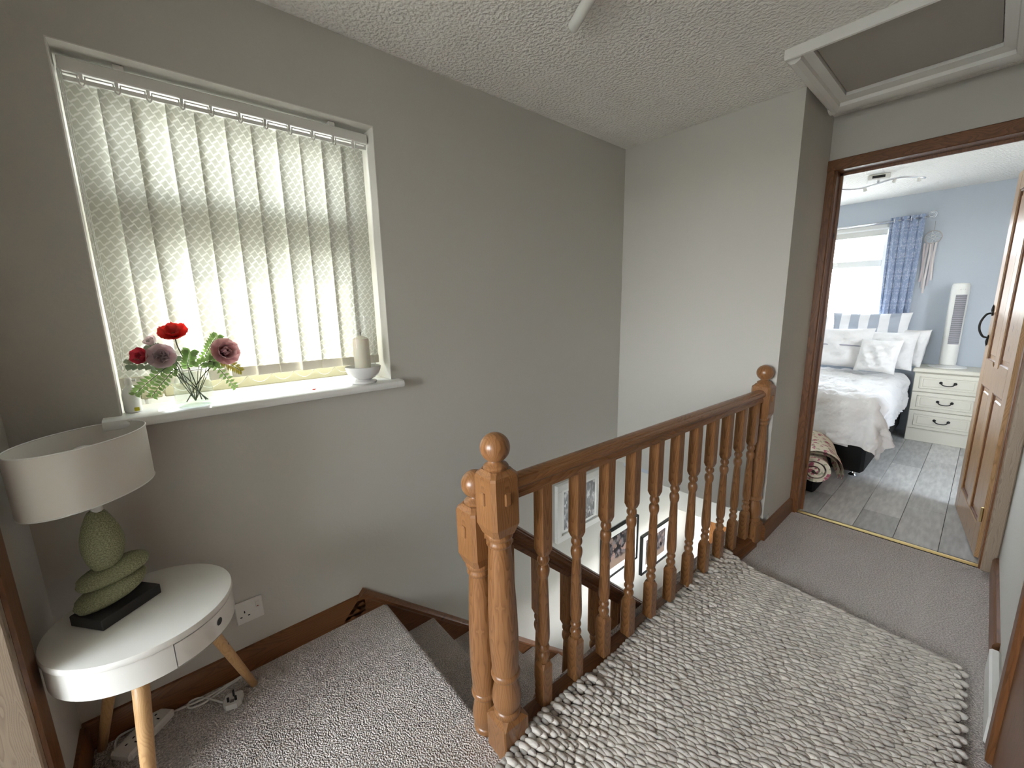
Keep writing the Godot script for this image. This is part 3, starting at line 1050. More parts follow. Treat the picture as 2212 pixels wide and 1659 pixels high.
func build_sill_things():
	var Y = 1.0245
	# glass vase
	var o = thing("glass_vase", "clear glass bottle vase holding artificial flowers on the window sill", "vase", Vector3(0.068, Y, -0.008))
	var st = mb()
	lathe(st, [Vector2(0.0, 0.0), Vector2(0.046, 0.0), Vector2(0.051, 0.004), Vector2(0.052, 0.012), Vector2(0.0515, 0.05), Vector2(0.049, 0.075), Vector2(0.043, 0.092), Vector2(0.036, 0.101), Vector2(0.033, 0.108), Vector2(0.034, 0.114), Vector2(0.037, 0.118)], 32)
	part("body", st, M.glass_jar, o)
	st = mb()
	var rim = []
	for k in 25:
		rim.append(Vector3(0.037 * cos(TAU * k / 24), 0.118, 0.037 * sin(TAU * k / 24)))
	tube(st, rim, 0.0014, 6)
	part("rim", st, M.ceramic, o)
	st = mb()
	lathe(st, [Vector2(0.0, 0.002), Vector2(0.045, 0.002), Vector2(0.048, 0.006), Vector2(0.044, 0.011), Vector2(0.0, 0.009)], 32)
	var base = StandardMaterial3D.new()
	base.albedo_color = Color(0.82, 0.94, 0.88, 0.25)
	base.roughness = 0.02
	base.transparency = BaseMaterial3D.TRANSPARENCY_ALPHA
	part("glass_base", st, base, o)
	build_flowers()
	# candle, bowl, glass sleeve
	var C = Vector3(0.622, Y, 0.003)
	o = thing("candle_bowl", "white ceramic bowl on a foot plate at the right of the sill", "bowl", C)
	st = mb()
	lathe(st, [Vector2(0, 0), Vector2(0.046, 0), Vector2(0.050, 0.004), Vector2(0.050, 0.008), Vector2(0.044, 0.012), Vector2(0.030, 0.014), Vector2(0.028, 0.017), Vector2(0, 0.017)], 32)
	part("saucer", st, M.ceramic, o)
	st = mb()
	lathe(st, [Vector2(0, 0.017), Vector2(0.032, 0.017), Vector2(0.046, 0.024), Vector2(0.060, 0.038), Vector2(0.067, 0.054), Vector2(0.0695, 0.068), Vector2(0.068, 0.070), Vector2(0.0665, 0.068), Vector2(0.063, 0.054), Vector2(0.055, 0.040), Vector2(0.040, 0.030), Vector2(0, 0.028)], 36)
	part("bowl", st, M.ceramic, o)
	o = thing("pillar_candle", "ivory pillar candle with a pointed top standing in the white bowl", "candle", C + Vector3(0, 0.0285, 0))
	st = mb()
	lathe(st, [Vector2(0, 0), Vector2(0.0305, 0.0), Vector2(0.0312, 0.004), Vector2(0.0312, 0.150), Vector2(0.030, 0.153), Vector2(0.006, 0.165), Vector2(0, 0.1655)], 28)
	part("wax", st, M.wax, o)
	st = mb()
	tube(st, [Vector3(0, 0.163, 0), Vector3(0.001, 0.172, 0), Vector3(0.003, 0.179, 0.001)], 0.0011, 6)
	part("wick", st, M.dark, o)
	st = mb()
	lathe(st, [Vector2(0.048, 0.036), Vector2(0.048, 0.27)], 32)
	tag(put("glass_sleeve", commit(st, M.glass), self, C), "clear glass hurricane sleeve around the ivory candle", "glass")
	# pale spray bottle and the little red scrap
	o = thing("plastic_bottle", "small translucent white bottle in the left corner of the sill", "bottle", Vector3(-0.084, Y, -0.035))
	st = mb()
	lathe(st, [Vector2(0, 0), Vector2(0.019, 0), Vector2(0.021, 0.004), Vector2(0.021, 0.055), Vector2(0.019, 0.066), Vector2(0.011, 0.078), Vector2(0.008, 0.084), Vector2(0, 0.084)], 20)
	part("body", st, M.upvc, o)
	st = mb()
	lathe(st, [Vector2(0.0, 0.084), Vector2(0.009, 0.084), Vector2(0.009, 0.102), Vector2(0.006, 0.106), Vector2(0, 0.106)], 14)
	bx(st, 0.0, 0.018, 0.094, 0.101, -0.004, 0.004, 0.001)
	part("cap", st, M.cable, o)
	st = mb()
	bx(st, 0.003, 0.015, 0.005, 0.016, 0.0195, 0.0215, 0.0008)
	part("sticker", st, mat(Color(0.85, 0.80, 0.15), 0.5), o, Vector3.ZERO, "small yellow sticker")
	st = mb()
	ellipsoid(st, Vector3.ZERO, Vector3(0.008, 0.0025, 0.004), 10, 6)
	tag(put("red_clip", commit(st, mat(Color(0.85, 0.25, 0.15), 0.5)), self, Vector3(0.425, Y + 0.0025, 0.012)), "tiny red clip lying on the window sill", "clip")

func petal_mesh(len_, wid, cup, material):
	var st = mb()
	for side in [1.0, -1.0]:
		grid(st, 6, 5, func(u, v):
			var w = wid * pow(maxf(0.0, 1.0 - pow(absf(2.0 * u - 1.15) / 1.15, 2.5)), 0.55) + 0.001
			var q = (v - 0.5) * 2.0
			if side < 0:
				q = -q
			return Vector3(q * w * 0.5, cup * u * u * len_ + cup * 0.35 * q * q * wid + 0.0003 * side + 0.04 * len_ * sin(q * 7.0) * u, u * len_))
	return commit(st, material)

func bloom(called, label, at, R, material, face, layers, vase_pt, group = ""):
	var o = thing(called, label, "flower", at, 0.0, group)
	var z = face.normalized()
	var F = Basis(Quaternion(Vector3.UP, z))
	var k = 0
	for l in layers:
		var mesh = petal_mesh(R * l[1], R * l[2], l[3], material)
		for i in l[0]:
			var p = put("petal", mesh, o)
			p.transform = Transform3D(F * Basis(Vector3.UP, TAU * (i + 0.5 * (k % 2)) / l[0] + k * 0.4) * Basis(Vector3.RIGHT, -l[4]), F * Vector3(0, l[5] * R, 0))
		k += 1
	var st = mb()
	ellipsoid(st, F * Vector3(0, 0.08 * R, 0), Vector3(R * 0.22, R * 0.22, R * 0.22), 10, 8)
	part("centre", st, M.stem if layers.size() < 3 else material, o)
	st = mb()
	var foot = vase_pt - at
	tube(st, curve([-z * R * 0.05, -z * R * 0.7 + Vector3(0, -R * 0.4, 0), foot * 0.55 + Vector3(0, 0.01, 0), foot], 5), 0.0017, 6)
	part("stem", st, M.stem, o)
	return o

func sprig(called, label, at, tip, bend, n, leaf_len, leaf_wid, material, fern = false):
	# at = foot in the vase; leaves along the outer part of the stem
	var o = thing(called, label, "foliage", at)
	var pts = curve([Vector3.ZERO, (bend - at) * 0.55, bend - at, (bend - at).lerp(tip - at, 0.55) + Vector3(0, 0.006, 0), tip - at], 6)
	var st = mb()
	tube(st, pts, 0.0014, 5, 0.0007)
	part("stem", st, M.stem, o)
	st = mb()
	var first = int(pts.size() * 0.5)
	for i in n:
		var f = lerpf(first, pts.size() - 1, float(i) / (n - 1))
		var a = pts[int(f)].lerp(pts[mini(int(f) + 1, pts.size() - 1)], f - int(f))
		var dirv = (pts[mini(int(f) + 1, pts.size() - 1)] - pts[maxi(int(f) - 1, 0)]).normalized()
		var s = 1.0 if i % 2 else -1.0
		var sidev = dirv.cross(Vector3(0.1, 0.25, 1.0)).normalized() * s
		var out = (dirv * (0.35 if not fern else 0.55) + sidev + Vector3(0, 0, rng.randf_range(-0.5, 0.5))).normalized()
		var ln = leaf_len * (rng.randf_range(0.75, 1.15) if not fern else (1.0 - 0.6 * float(i) / n))
		var nrm = out.cross(dirv + Vector3(rng.randf_range(-0.5, 0.5), rng.randf_range(-0.5, 0.5), 0)).normalized()
		var wv = out.cross(nrm).normalized()
		for side in [1.0, -1.0]:
			grid(st, 4, 2, func(u, v):
				var q = (v - 0.5) * 2.0 * side
				return a + out * ln * u + wv * q * leaf_wid * 0.5 * sin(PI * pow(maxf(u, 0.0), 0.8)) + nrm * (0.0002 * side + 0.12 * ln * q * q * u))
	var lv = part("leaves", st, material, o)
	lv.set_meta("kind", "stuff")
	return o

func build_flowers():
	rng.seed = 12
	var V = func(x, y, z): return Vector3(x, y, z)
	bloom("red_flower", "open coral red artificial flower, topmost in the glass vase", V.call(0.043, 1.250, -0.012), 0.041, M.petal_red, V.call(-0.15, 0.75, 0.55), [[7, 1.0, 1.0, 0.35, 0.15, 0.0], [6, 0.75, 0.8, 0.4, 0.5, 0.05]], V.call(0.085, 1.04, -0.01))
	bloom("pink_flower", "small dark pink artificial flower at the left of the vase", V.call(-0.036, 1.193, 0.0), 0.030, M.petal_pink, V.call(-0.5, 0.25, 0.8), [[6, 1.0, 1.0, 0.5, 0.3, 0.0], [5, 0.8, 0.8, 0.5, 0.8, 0.05], [4, 0.6, 0.7, 0.5, 1.1, 0.05]], V.call(0.10, 1.04, 0.0))
	bloom("lilac_rose", "large dusty lilac artificial rose beside the pink flower", V.call(0.008, 1.190, 0.006), 0.045, M.petal_lilac, V.call(-0.15, 0.15, 1.0), [[7, 1.0, 1.0, 0.5, 0.3, 0.0], [6, 0.85, 0.85, 0.5, 0.7, 0.08], [5, 0.65, 0.7, 0.5, 1.0, 0.12], [4, 0.45, 0.6, 0.4, 1.25, 0.15]], V.call(0.095, 1.04, 0.005))
	bloom("mauve_flower", "large mauve pink artificial bloom at the right of the vase", V.call(0.158, 1.188, -0.010), 0.048, M.petal_mauve, V.call(0.35, 0.25, 0.9), [[9, 1.0, 0.8, 0.3, 0.2, 0.0], [8, 0.9, 0.7, 0.4, 0.55, 0.05], [6, 0.7, 0.6, 0.5, 0.95, 0.08], [4, 0.45, 0.5, 0.4, 1.25, 0.1]], V.call(0.045, 1.04, 0.0))
	bloom("cream_bud", "half open cream bud behind the red flower", V.call(-0.008, 1.228, -0.022), 0.026, M.petal_lilac, V.call(-0.5, 0.7, 0.3), [[5, 1.0, 0.9, 0.4, 0.5, 0.0], [4, 0.8, 0.8, 0.3, 1.0, 0.05]], V.call(0.07, 1.04, -0.02))
	var foot = V.call(0.068, 1.04, 0.0)
	sprig("leaf_sprig", "dark green sprig drooping over the left of the vase", foot, V.call(-0.072, 1.085, 0.012), V.call(0.03, 1.165, 0.012), 26, 0.020, 0.011, M.leaf)
	sprig("leaf_sprig", "small leaved sprig hanging low beside the vase", foot, V.call(-0.035, 1.075, 0.03), V.call(0.035, 1.150, 0.025), 22, 0.017, 0.009, M.leaf)
	sprig("leaf_sprig", "green sprig at the middle of the bouquet", foot, V.call(0.075, 1.20, 0.01), V.call(0.062, 1.150, 0.01), 20, 0.024, 0.014, M.leaf)
	sprig("leaf_sprig", "green sprig rising above the mauve bloom", foot, V.call(0.155, 1.245, -0.03), V.call(0.105, 1.165, -0.015), 24, 0.020, 0.011, M.leaf)
	sprig("leaf_sprig", "dark leaves just left of the mauve bloom", foot, V.call(0.135, 1.165, 0.01), V.call(0.09, 1.150, 0.012), 14, 0.026, 0.016, M.leaf)
	sprig("leaf_sprig", "thin sprig drooping to the right of the vase", foot, V.call(0.178, 1.070, 0.012), V.call(0.12, 1.165, 0.012), 20, 0.017, 0.009, M.leaf)
	sprig("eucalyptus_sprig", "pale round leaved sprig at the upper left of the bouquet", foot, V.call(-0.02, 1.225, -0.012), V.call(0.04, 1.165, -0.01), 14, 0.024, 0.020, M.leaf_pale)
	sprig("eucalyptus_sprig", "pale round leaves at the far left of the bouquet", foot, V.call(-0.075, 1.175, 0.0), V.call(0.02, 1.150, 0.004), 14, 0.022, 0.019, M.leaf_pale)
	sprig("fern_sprig", "yellow green fern frond at the right of the bouquet", foot, V.call(0.205, 1.120, -0.012), V.call(0.135, 1.170, -0.01), 40, 0.034, 0.005, M.fern, true)

# ---------------------------------------------------------------- side table, lamp, electrics
func build_table():
	var C = Vector3(-0.124, 0, 0.255)
	var o = thing("side_table", "round white side table with a drawer and splayed wooden legs", "table", C)
	var R = 0.197
	var st = mb()
	lathe(st, [Vector2(0, 0.519), Vector2(R - 0.001, 0.519), Vector2(R, 0.521), Vector2(R, 0.532), Vector2(R - 0.002, 0.5355), Vector2(R - 0.006, 0.536), Vector2(0, 0.536)], 72, Transform3D.IDENTITY, 0.9)
	part("table_top", st, M.table, o)
	st = mb()
	var a0 = 1.30
	var a1 = 0.10
	var rb = R - 0.004
	var prof = [Vector2(0, 0.447), Vector2(rb - 0.002, 0.447), Vector2(rb, 0.449), Vector2(rb, 0.517), Vector2(0, 0.518)]
	for i in prof.size() - 1:
		group_base += 1
		st.set_smooth_group(group_base)
		for k in 72:
			var t0 = a0 + (TAU - (a0 - a1)) * k / 72.0
			var t1 = a0 + (TAU - (a0 - a1)) * (k + 1) / 72.0
			var p = prof[i]
			var q = prof[i + 1]
			quad(st, Vector3(p.x * cos(t0), p.y, p.x * sin(t0)), Vector3(q.x * cos(t0), q.y, q.x * sin(t0)), Vector3(q.x * cos(t1), q.y, q.x * sin(t1)), Vector3(p.x * cos(t1), p.y, p.x * sin(t1)))
	st.set_smooth_group(-1)
	for a in [a0, a1]:
		quad(st, Vector3(0.10 * cos(a), 0.447, 0.10 * sin(a)), Vector3(rb * cos(a), 0.447, rb * sin(a)), Vector3(rb * cos(a), 0.518, rb * sin(a)), Vector3(0.10 * cos(a), 0.518, 0.10 * sin(a)))
	grid(st, 24, 1, func(u, v): return Vector3(lerpf(0.0, rb, v) * cos(lerpf(a0, a1, u)), 0.4475, lerpf(0.0, rb, v) * sin(lerpf(a0, a1, u))))
	part("body", st, M.table, o)
	# curved drawer front facing the landing, set in its opening with a narrow gap, with a finger hole
	st = mb()
	var r0 = R - 0.022
	var r1 = R - 0.003
	var b0 = a0 - 0.010
	var b1 = a1 + 0.010
	grid(st, 24, 1, func(u, v): return Vector3(r1 * cos(lerpf(b0, b1, u)), lerpf(0.451, 0.5145, v), r1 * sin(lerpf(b0, b1, u))))
	grid(st, 24, 1, func(u, v): return Vector3(lerpf(r1, r0, v) * cos(lerpf(b0, b1, u)), 0.5145, lerpf(r1, r0, v) * sin(lerpf(b0, b1, u))))
	grid(st, 24, 1, func(u, v): return Vector3(lerpf(r0, r1, v) * cos(lerpf(b0, b1, u)), 0.451, lerpf(r0, r1, v) * sin(lerpf(b0, b1, u))))
	for a in [b0, b1]:
		quad(st, Vector3(r0 * cos(a), 0.451, r0 * sin(a)), Vector3(r1 * cos(a), 0.451, r1 * sin(a)), Vector3(r1 * cos(a), 0.5145, r1 * sin(a)), Vector3(r0 * cos(a), 0.5145, r0 * sin(a)))
	var dr = part("drawer", st, M.table, o)
	st = mb()
	var am = 0.70
	var T = Transform3D(Basis(Vector3.UP, PI / 2 - am), Vector3(cos(am), 0, sin(am)) * (r1 - 0.004) + Vector3(0, 0.4875, 0))
	lathe(st, [Vector2(0, 0), Vector2(0.0105, 0.0), Vector2(0.0105, 0.0046), Vector2(0, 0.0046)], 20, T * Transform3D(Basis(Vector3.RIGHT, PI / 2), Vector3.ZERO))
	part("finger_hole", st, M.dark, dr)
	st = mb()
	var ring = []
	for k in 25:
		ring.append(T * Vector3(0.0108 * cos(TAU * k / 24), 0.0108 * sin(TAU * k / 24), 0.0042))
	tube(st, ring, 0.0010, 6)
	part("hole_rim", st, M.table, dr)
	for f in [Vector3(0.097, 0, 0.090), Vector3(-0.300, 0, 0.030), Vector3(-0.172, 0, 0.500)]:
		var foot = f - C
		var dirv = Vector3(foot.x, 0, foot.z).normalized()
		var top = dirv * 0.115 + Vector3(0, 0.449, 0)
		st = mb()
		var pts = []
		for i in 5:
			pts.append(top.lerp(foot, i / 4.0))
		tube(st, pts, 0.0185, 16, 0.0115)
		part("leg", st, M.leg_wood, o)
	# lamp
	var lamp = thing("table_lamp", "table lamp with stacked green grey pebbles and a white oval shade on the side table", "lamp", Vector3(-0.177, 0.5365, 0.212), 0.673)
	st = mb()
	bx(st, -0.073, 0.073, 0.0, 0.029, -0.052, 0.052, 0.002)
	part("plinth", st, M.slate, lamp, Vector3.ZERO, "dark slate plinth")
	var inv = Basis(Vector3.UP, -0.673)
	var ix = inv * Vector3(0.9926, 0, -0.121)         # sideways as the camera sees it
	var pebbles = [[Vector3(-0.004, 0.064, 0), Vector3(0.078, 0.031, 0.050), 0.34], [Vector3(0.006, 0.113, 0.0), Vector3(0.076, 0.026, 0.048), 0.20], [Vector3(-0.003, 0.213, 0.0), Vector3(0.0415, 0.080, 0.0415), 0.0]]
	var fn = FastNoiseLite.new()
	fn.frequency = 12.0
	for i in 3:
		var p = pebbles[i]
		st = mb()
		var B = Basis(Vector3.UP, -0.55) * Basis(Vector3(0, 0, 1), p[2])
		group_base += 1
		st.set_smooth_group(group_base)
		grid(st, 32, 18, func(u, v):
			var t = PI * v
			var a = -TAU * u
			var d = Vector3(sin(t) * cos(a), -cos(t), sin(t) * sin(a))
			var k = 1.0 + 0.08 * fn.get_noise_3d(d.x * 0.1 + i, d.y * 0.1, d.z * 0.1)
			if i == 2:       # egg: heavy below, slim above
				k *= 1.0 - 0.16 * d.y if d.y < 0 else 1.0
				d.x *= 1.0 - 0.30 * maxf(d.y, 0.0)
				d.z *= 1.0 - 0.30 * maxf(d.y, 0.0)
			return B * (Vector3(signf(d.x) * pow(absf(d.x), 0.9), d.y, signf(d.z) * pow(absf(d.z), 0.9)) * p[1] * k) + ix * p[0].x + Vector3(0, p[0].y, 0))
		part("pebble", st, M.pebble, lamp)
	st = mb()
	lathe(st, [Vector2(0, 0.28), Vector2(0.012, 0.28), Vector2(0.012, 0.31), Vector2(0.019, 0.312), Vector2(0.019, 0.36), Vector2(0.016, 0.365), Vector2(0, 0.365)], 18)
	part("lamp_holder", st, M.white, lamp)
	st = mb()
	lathe(st, [Vector2(0, 0.365), Vector2(0.013, 0.367), Vector2(0.014, 0.38), Vector2(0.024, 0.405), Vector2(0.029, 0.428), Vector2(0.026, 0.448), Vector2(0.015, 0.460), Vector2(0, 0.463)], 20)
	part("bulb", st, M.ceramic, lamp)
	# oval shade, open at top and bottom
	st = mb()
	var yb = 0.868 - 0.5365
	var yt = 1.016 - 0.5365
	var sc = inv * (Vector3(-0.18, 0, 0.19) - Vector3(-0.177, 0, 0.212))
	var SB = Transform3D(Basis(Vector3.UP, 0.96 - 0.673), sc)
	lathe(st, [Vector2(0.992, yb), Vector2(1.0, yb), Vector2(1.0, yt), Vector2(0.992, yt), Vector2(0.992, yb)], 72, SB, 0.5, 0.158, 0.101)
	var sh = part("lamp_shade", st, M.shade, lamp, Vector3.ZERO, "white oval fabric shade")
	for y in [yb, yt]:
		st = mb()
		var pts = []
		for k in 73:
			pts.append(SB * Vector3(0.1578 * cos(TAU * k / 72), y, 0.1008 * sin(TAU * k / 72)))
		tube(st, pts, 0.0018, 6)
		part("shade_hem", st, M.white, sh)
	st = mb()
	for k in 3:
		tube(st, [Vector3(0, 0.362, 0), SB * Vector3(0.157 * cos(TAU * k / 3 + 0.4), 0.362, 0.100 * sin(TAU * k / 3 + 0.4))], 0.0012, 5)
	part("shade_carrier", st, M.white, sh)

func build_electrics():
	# single socket on the window wall
	var o = thing("wall_socket", "white single power socket with switch beside the side table", "socket", Vector3(0.123, 0.195, 0.0))
	var st = mb()
	bx(st, -0.043, 0.043, 0.0, 0.086, 0.0, 0.009, 0.003)
	part("face_plate", st, M.white, o)
	for h in [[0.0, 0.045, 0.0035, 0.009], [-0.012, 0.028, 0.0065, 0.0045], [0.012, 0.028, 0.0065, 0.0045]]:
		st = mb()
		bx(st, h[0] - 0.016 - h[2] / 2, h[0] - 0.016 + h[2] / 2, h[1] - h[3] / 2, h[1] + h[3] / 2, 0.006, 0.0093)
		part("pin_hole", st, M.dark, o)
	st = mb()
	box(st, Vector3(0.026, 0.058, 0.0095), Vector3(0.012, 0.022, 0.004), 0.001, Transform3D(Basis(Vector3.RIGHT, 0.0), Vector3.ZERO))
	part("switch", st, M.white, o)
	st = mb()
	bx(st, 0.0235, 0.0285, 0.050, 0.053, 0.010, 0.0119)
	part("switch_mark", st, mat(Color(0.6, 0.1, 0.08), 0.5), o)
	# extension block on the carpet
	o = thing("extension_socket", "white extension block lying on the carpet under the side table", "extension lead", Vector3(-0.200, 0.0, 0.070), 0.75)
	st = mb()
	bx(st, -0.075, 0.075, 0.0, 0.028, -0.036, 0.036, 0.007)
	part("case", st, M.cable, o)
	for x in [-0.036, 0.036]:
		for h in [[0, 0.014, 0.004, 0.009], [-0.011, -0.006, 0.0065, 0.0045], [0.011, -0.006, 0.0065, 0.0045]]:
			st = mb()
			bx(st, x + h[0] - h[2] / 2, x + h[0] + h[2] / 2, 0.026, 0.0284, h[1] - h[3] / 2, h[1] + h[3] / 2)
			part("pin_hole", st, M.dark, o)
	# plug lying pins up, with its cable
	o = thing("power_plug", "white three pin plug lying pins up on the carpet with a looped cable", "plug", Vector3(0.030, 0.0, 0.128), -0.35)
	st = mb()
	extrude(st, [Vector2(-0.020, -0.025), Vector2(0.020, -0.025), Vector2(0.026, -0.018), Vector2(0.026, 0.012), Vector2(0.016, 0.025), Vector2(-0.016, 0.025), Vector2(-0.026, 0.012), Vector2(-0.026, -0.018)], 0.020, Transform3D(Basis(Vector3(1, 0, 0), Vector3(0, 0, 1), Vector3(0, -1, 0)), Vector3(0, 0.022, 0)), 0.3)
	part("plug_body", st, M.cable, o)
	for h in [[0.0, -0.011, 0.004, 0.008, 0.022], [-0.011, 0.010, 0.0065, 0.004, 0.018], [0.011, 0.010, 0.0065, 0.004, 0.018]]:
		st = mb()
		bx(st, h[0] - h[2] / 2, h[0] + h[2] / 2, 0.021, 0.021 + h[4], h[1] - h[3] / 2, h[1] + h[3] / 2, 0.0008)
		part("pin", st, M.dark, o)
	st = mb()
	bx(st, -0.006, 0.006, 0.0215, 0.0228, 0.004, 0.016)
	part("fuse_cover", st, mat(Color(0.35, 0.33, 0.32), 0.5), o)
	st = mb()
	var W = func(x, z, y = 0.004): return Basis(Vector3.UP, 0.35) * (Vector3(x, y, z) - o.position)
	tube(st, curve([W.call(0.004, 0.112, 0.010), W.call(-0.02, 0.070), W.call(-0.055, 0.028), W.call(-0.085, 0.024), W.call(-0.085, 0.050), W.call(-0.050, 0.060), W.call(0.0, 0.047), W.call(0.055, 0.030), W.call(0.090, 0.026)], 7), 0.0034, 8)
	part("cable", st, M.cable, o)
	st = mb()
	var base = Vector3(-0.20, 0, 0.04)
	var pts = []
	for p in [Vector3(0.075, 0.004, 0.021), Vector3(0.03, 0.004, 0.030), Vector3(-0.03, 0.004, 0.040), Vector3(-0.09, 0.004, 0.036), Vector3(-0.130, 0.005, 0.030), Vector3(-0.148, 0.010, 0.036)]:
		pts.append(p - base)
	tube(st, curve(pts, 6), 0.0034, 8)
	tag(put("extension_cable", commit(st, M.cable), self, base), "white cable running along the skirting to the extension block", "cable")
	st = mb()
	pts = []
	for p in [Vector3(-0.250, 0.010, 0.110), Vector3(-0.268, 0.006, 0.070), Vector3(-0.262, 0.008, 0.024), Vector3(-0.220, 0.008, 0.022), Vector3(-0.185, 0.006, 0.022)]:
		pts.append(p - base)
	tube(st, curve(pts, 6), 0.0034, 8)
	tag(put("lamp_cable", commit(st, M.cable), self, base), "white lamp cable lying in shadow behind the table leg", "cable")

func build_pictures():
	var d = [["picture_frame", "white framed photo collage, uppermost of three beside the stair", 1.997, 0.012, 0.465, 0.395, 0.042, M.white, true], ["picture_frame", "thin black framed family photo, middle one of three beside the stair", 2.485, -0.520, 0.468, 0.385, 0.008, M.iron, false], ["picture_frame", "black framed portrait photos, lowest of three beside the stair", 3.02, -0.735, 0.460, 0.355, 0.010, M.iron, false]]
	var k = 0
	for p in d:
		var o = thing(p[0], p[1], "picture", Vector3(p[2], p[3] - p[5] / 2, 0.0), 0.0, "")
		var w = p[4] / 2
		var h = p[5]
		var b = p[6]
		var st = mb()
		for r in [[-w, w, 0.0, b], [-w, w, h - b, h], [-w, -w + b, b, h - b], [w - b, w, b, h - b]]:
			bx(st, r[0], r[1], r[2], r[3], 0.0, 0.028, 0.002)
		part("frame", st, p[7], o)
		st = mb()
		bx(st, -w + b, w - b, b, h - b, 0.004, 0.014)
		part("mount", st, M.white_gloss, o)
		var photos = [[-w + 0.07, w - 0.07, 0.06, h - 0.065]] if k == 1 else [[-w + 0.075, -0.012, 0.065, h - 0.065], [0.012, w - 0.075, 0.065, h - 0.065]]
		for q in photos:
			st = mb()
			uv_quad(st, Vector3(q[0], q[2], 0.0148), Vector3(q[1], q[2], 0.0148), Vector3(q[1], q[3], 0.0148), Vector3(q[0], q[3], 0.0148))
			var m = mat(Color.WHITE, 0.3)
			m.albedo_texture = tex(photo_image(k * 7 + int(q[0] * 100), p[8]))
			part("photo", st, m, o)
		k += 1

func build_ceiling_bar():
	var o = thing("ceiling_light_bar", "end of a white ceiling light fitting at the top edge", "light fitting", Vector3(1.225, HC - 0.03, 0.595), 0.0)
	var st = mb()
	tube(st, [Vector3(0.004, 0.0, -0.004), Vector3(0.0, 0.0, 0.004), Vector3(-0.14, 0.0, 0.28)], 0.019, 16)
	part("arm", st, M.white, o)
	st = mb()
	lathe(st, [Vector2(0, -0.015), Vector2(0.04, -0.012), Vector2(0.05, 0.0), Vector2(0.05, 0.03), Vector2(0, 0.03)], 24, Transform3D(Basis.IDENTITY, Vector3(-0.13, 0, 0.26)))
	part("ceiling_rose", st, M.white, o)

# ---------------------------------------------------------------- bedroom
func build_door_leaf():
	var H = Vector3(3.035, 0.006, 1.762)
	var o = thing("bedroom_door", "open pine door with long sunk panels and a black pull handle", "door", H, 0.1355)
	# local x runs from the hinge to the closing edge, local -z faces the opening
	var L = 0.728
	var T = 0.038
	var st = mb()
	bx(st, 0.0, 0.095, 0.0, 1.995, 0.0, T, 0.003)
	part("hinge_stile", st, M.pine_door, o)
	st = mb()
	bx(st, L - 0.095, L, 0.0, 1.995, 0.0, T, 0.003)
	part("lock_stile", st, M.pine_door, o)
	st = mb()
	bx(st, 0.095, L - 0.095, 0.0, 0.15, 0.0, T, 0.003)
	part("bottom_rail", st, M.pine_door, o)
	st = mb()
	bx(st, 0.095, L - 0.095, 1.89, 1.995, 0.0, T, 0.003)
	part("top_rail", st, M.pine_door, o)
	st = mb()
	var prof = [Vector2(0.095, 0.815), Vector2(L - 0.095, 0.815), Vector2(L - 0.095, 0.965), Vector2(0.45, 0.965), Vector2(0.44, 0.95), Vector2(0.42, 0.94), Vector2(0.40, 0.94), Vector2(0.33, 0.94), Vector2(0.31, 0.94), Vector2(0.29, 0.95), Vector2(0.28, 0.965), Vector2(0.095, 0.965)]
	extrude(st, prof, T, Transform3D(Basis.IDENTITY, Vector3.ZERO), 1.0)
	part("lock_rail", st, M.pine_door, o)
	st = mb()
	bx(st, 0.32, 0.41, 0.15, 1.89, 0.001, T - 0.001, 0.003)
	part("muntin", st, M.pine_door, o)
	for r in [[0.095, 0.32], [0.41, L - 0.095]]:
		for y in [[0.15, 0.815], [0.955, 1.89]]:
			st = mb()
			bx(st, r[0] - 0.004, r[1] + 0.004, y[0] - 0.004, y[1] + 0.004, 0.013, T - 0.013)
			bx(st, r[0] + 0.035, r[1] - 0.035, y[0] + 0.035, y[1] - 0.035, 0.007, T - 0.007, 0.005)
			part("door_panel", st, M.pine_door, o)
			st = mb()
			for q in [[r[0], r[0] + 0.012, y[0], y[1]], [r[1] - 0.012, r[1], y[0], y[1]], [r[0], r[1], y[0], y[0] + 0.012], [r[0], r[1], y[1] - 0.012, y[1]]]:
				bx(st, q[0], q[1], q[2], q[3], 0.004, T - 0.004, 0.003)
			part("moulding", st, M.pine_dark, o)  # moulding in darker pine: shadow of the recess put into its colour
	# curved black pull handle on the lock stile
	st = mb()
	var X = L - 0.035
	tube(st, curve([Vector3(X, 1.165, -0.002), Vector3(X, 1.158, -0.024), Vector3(X, 1.115, -0.042), Vector3(X, 1.07, -0.042), Vector3(X, 1.03, -0.024), Vector3(X, 1.022, -0.002)], 6), 0.0055, 10)
	for y in [1.165, 1.022]:
		ellipsoid(st, Vector3(X, y, -0.003), Vector3(0.012, 0.017, 0.005), 12, 8)
		lathe(st, [Vector2(0.0, -0.03), Vector2(0.005, -0.015), Vector2(0.007, 0.0), Vector2(0.005, 0.015), Vector2(0.0, 0.03)], 10, Transform3D(Basis.IDENTITY, Vector3(X, y + (0.022 if y > 1.1 else -0.022), -0.004)))
	part("pull_handle", st, M.iron, o, Vector3(0, 0.06, 0), "black iron pull handle")
	for y in [0.2, 1.75]:
		st = mb()
		lathe(st, [Vector2(0, 0), Vector2(0.006, 0), Vector2(0.006, 0.075), Vector2(0, 0.075)], 12, Transform3D(Basis.IDENTITY, Vector3(-0.004, y, -0.004)))
		part("hinge", st, M.brass, o)

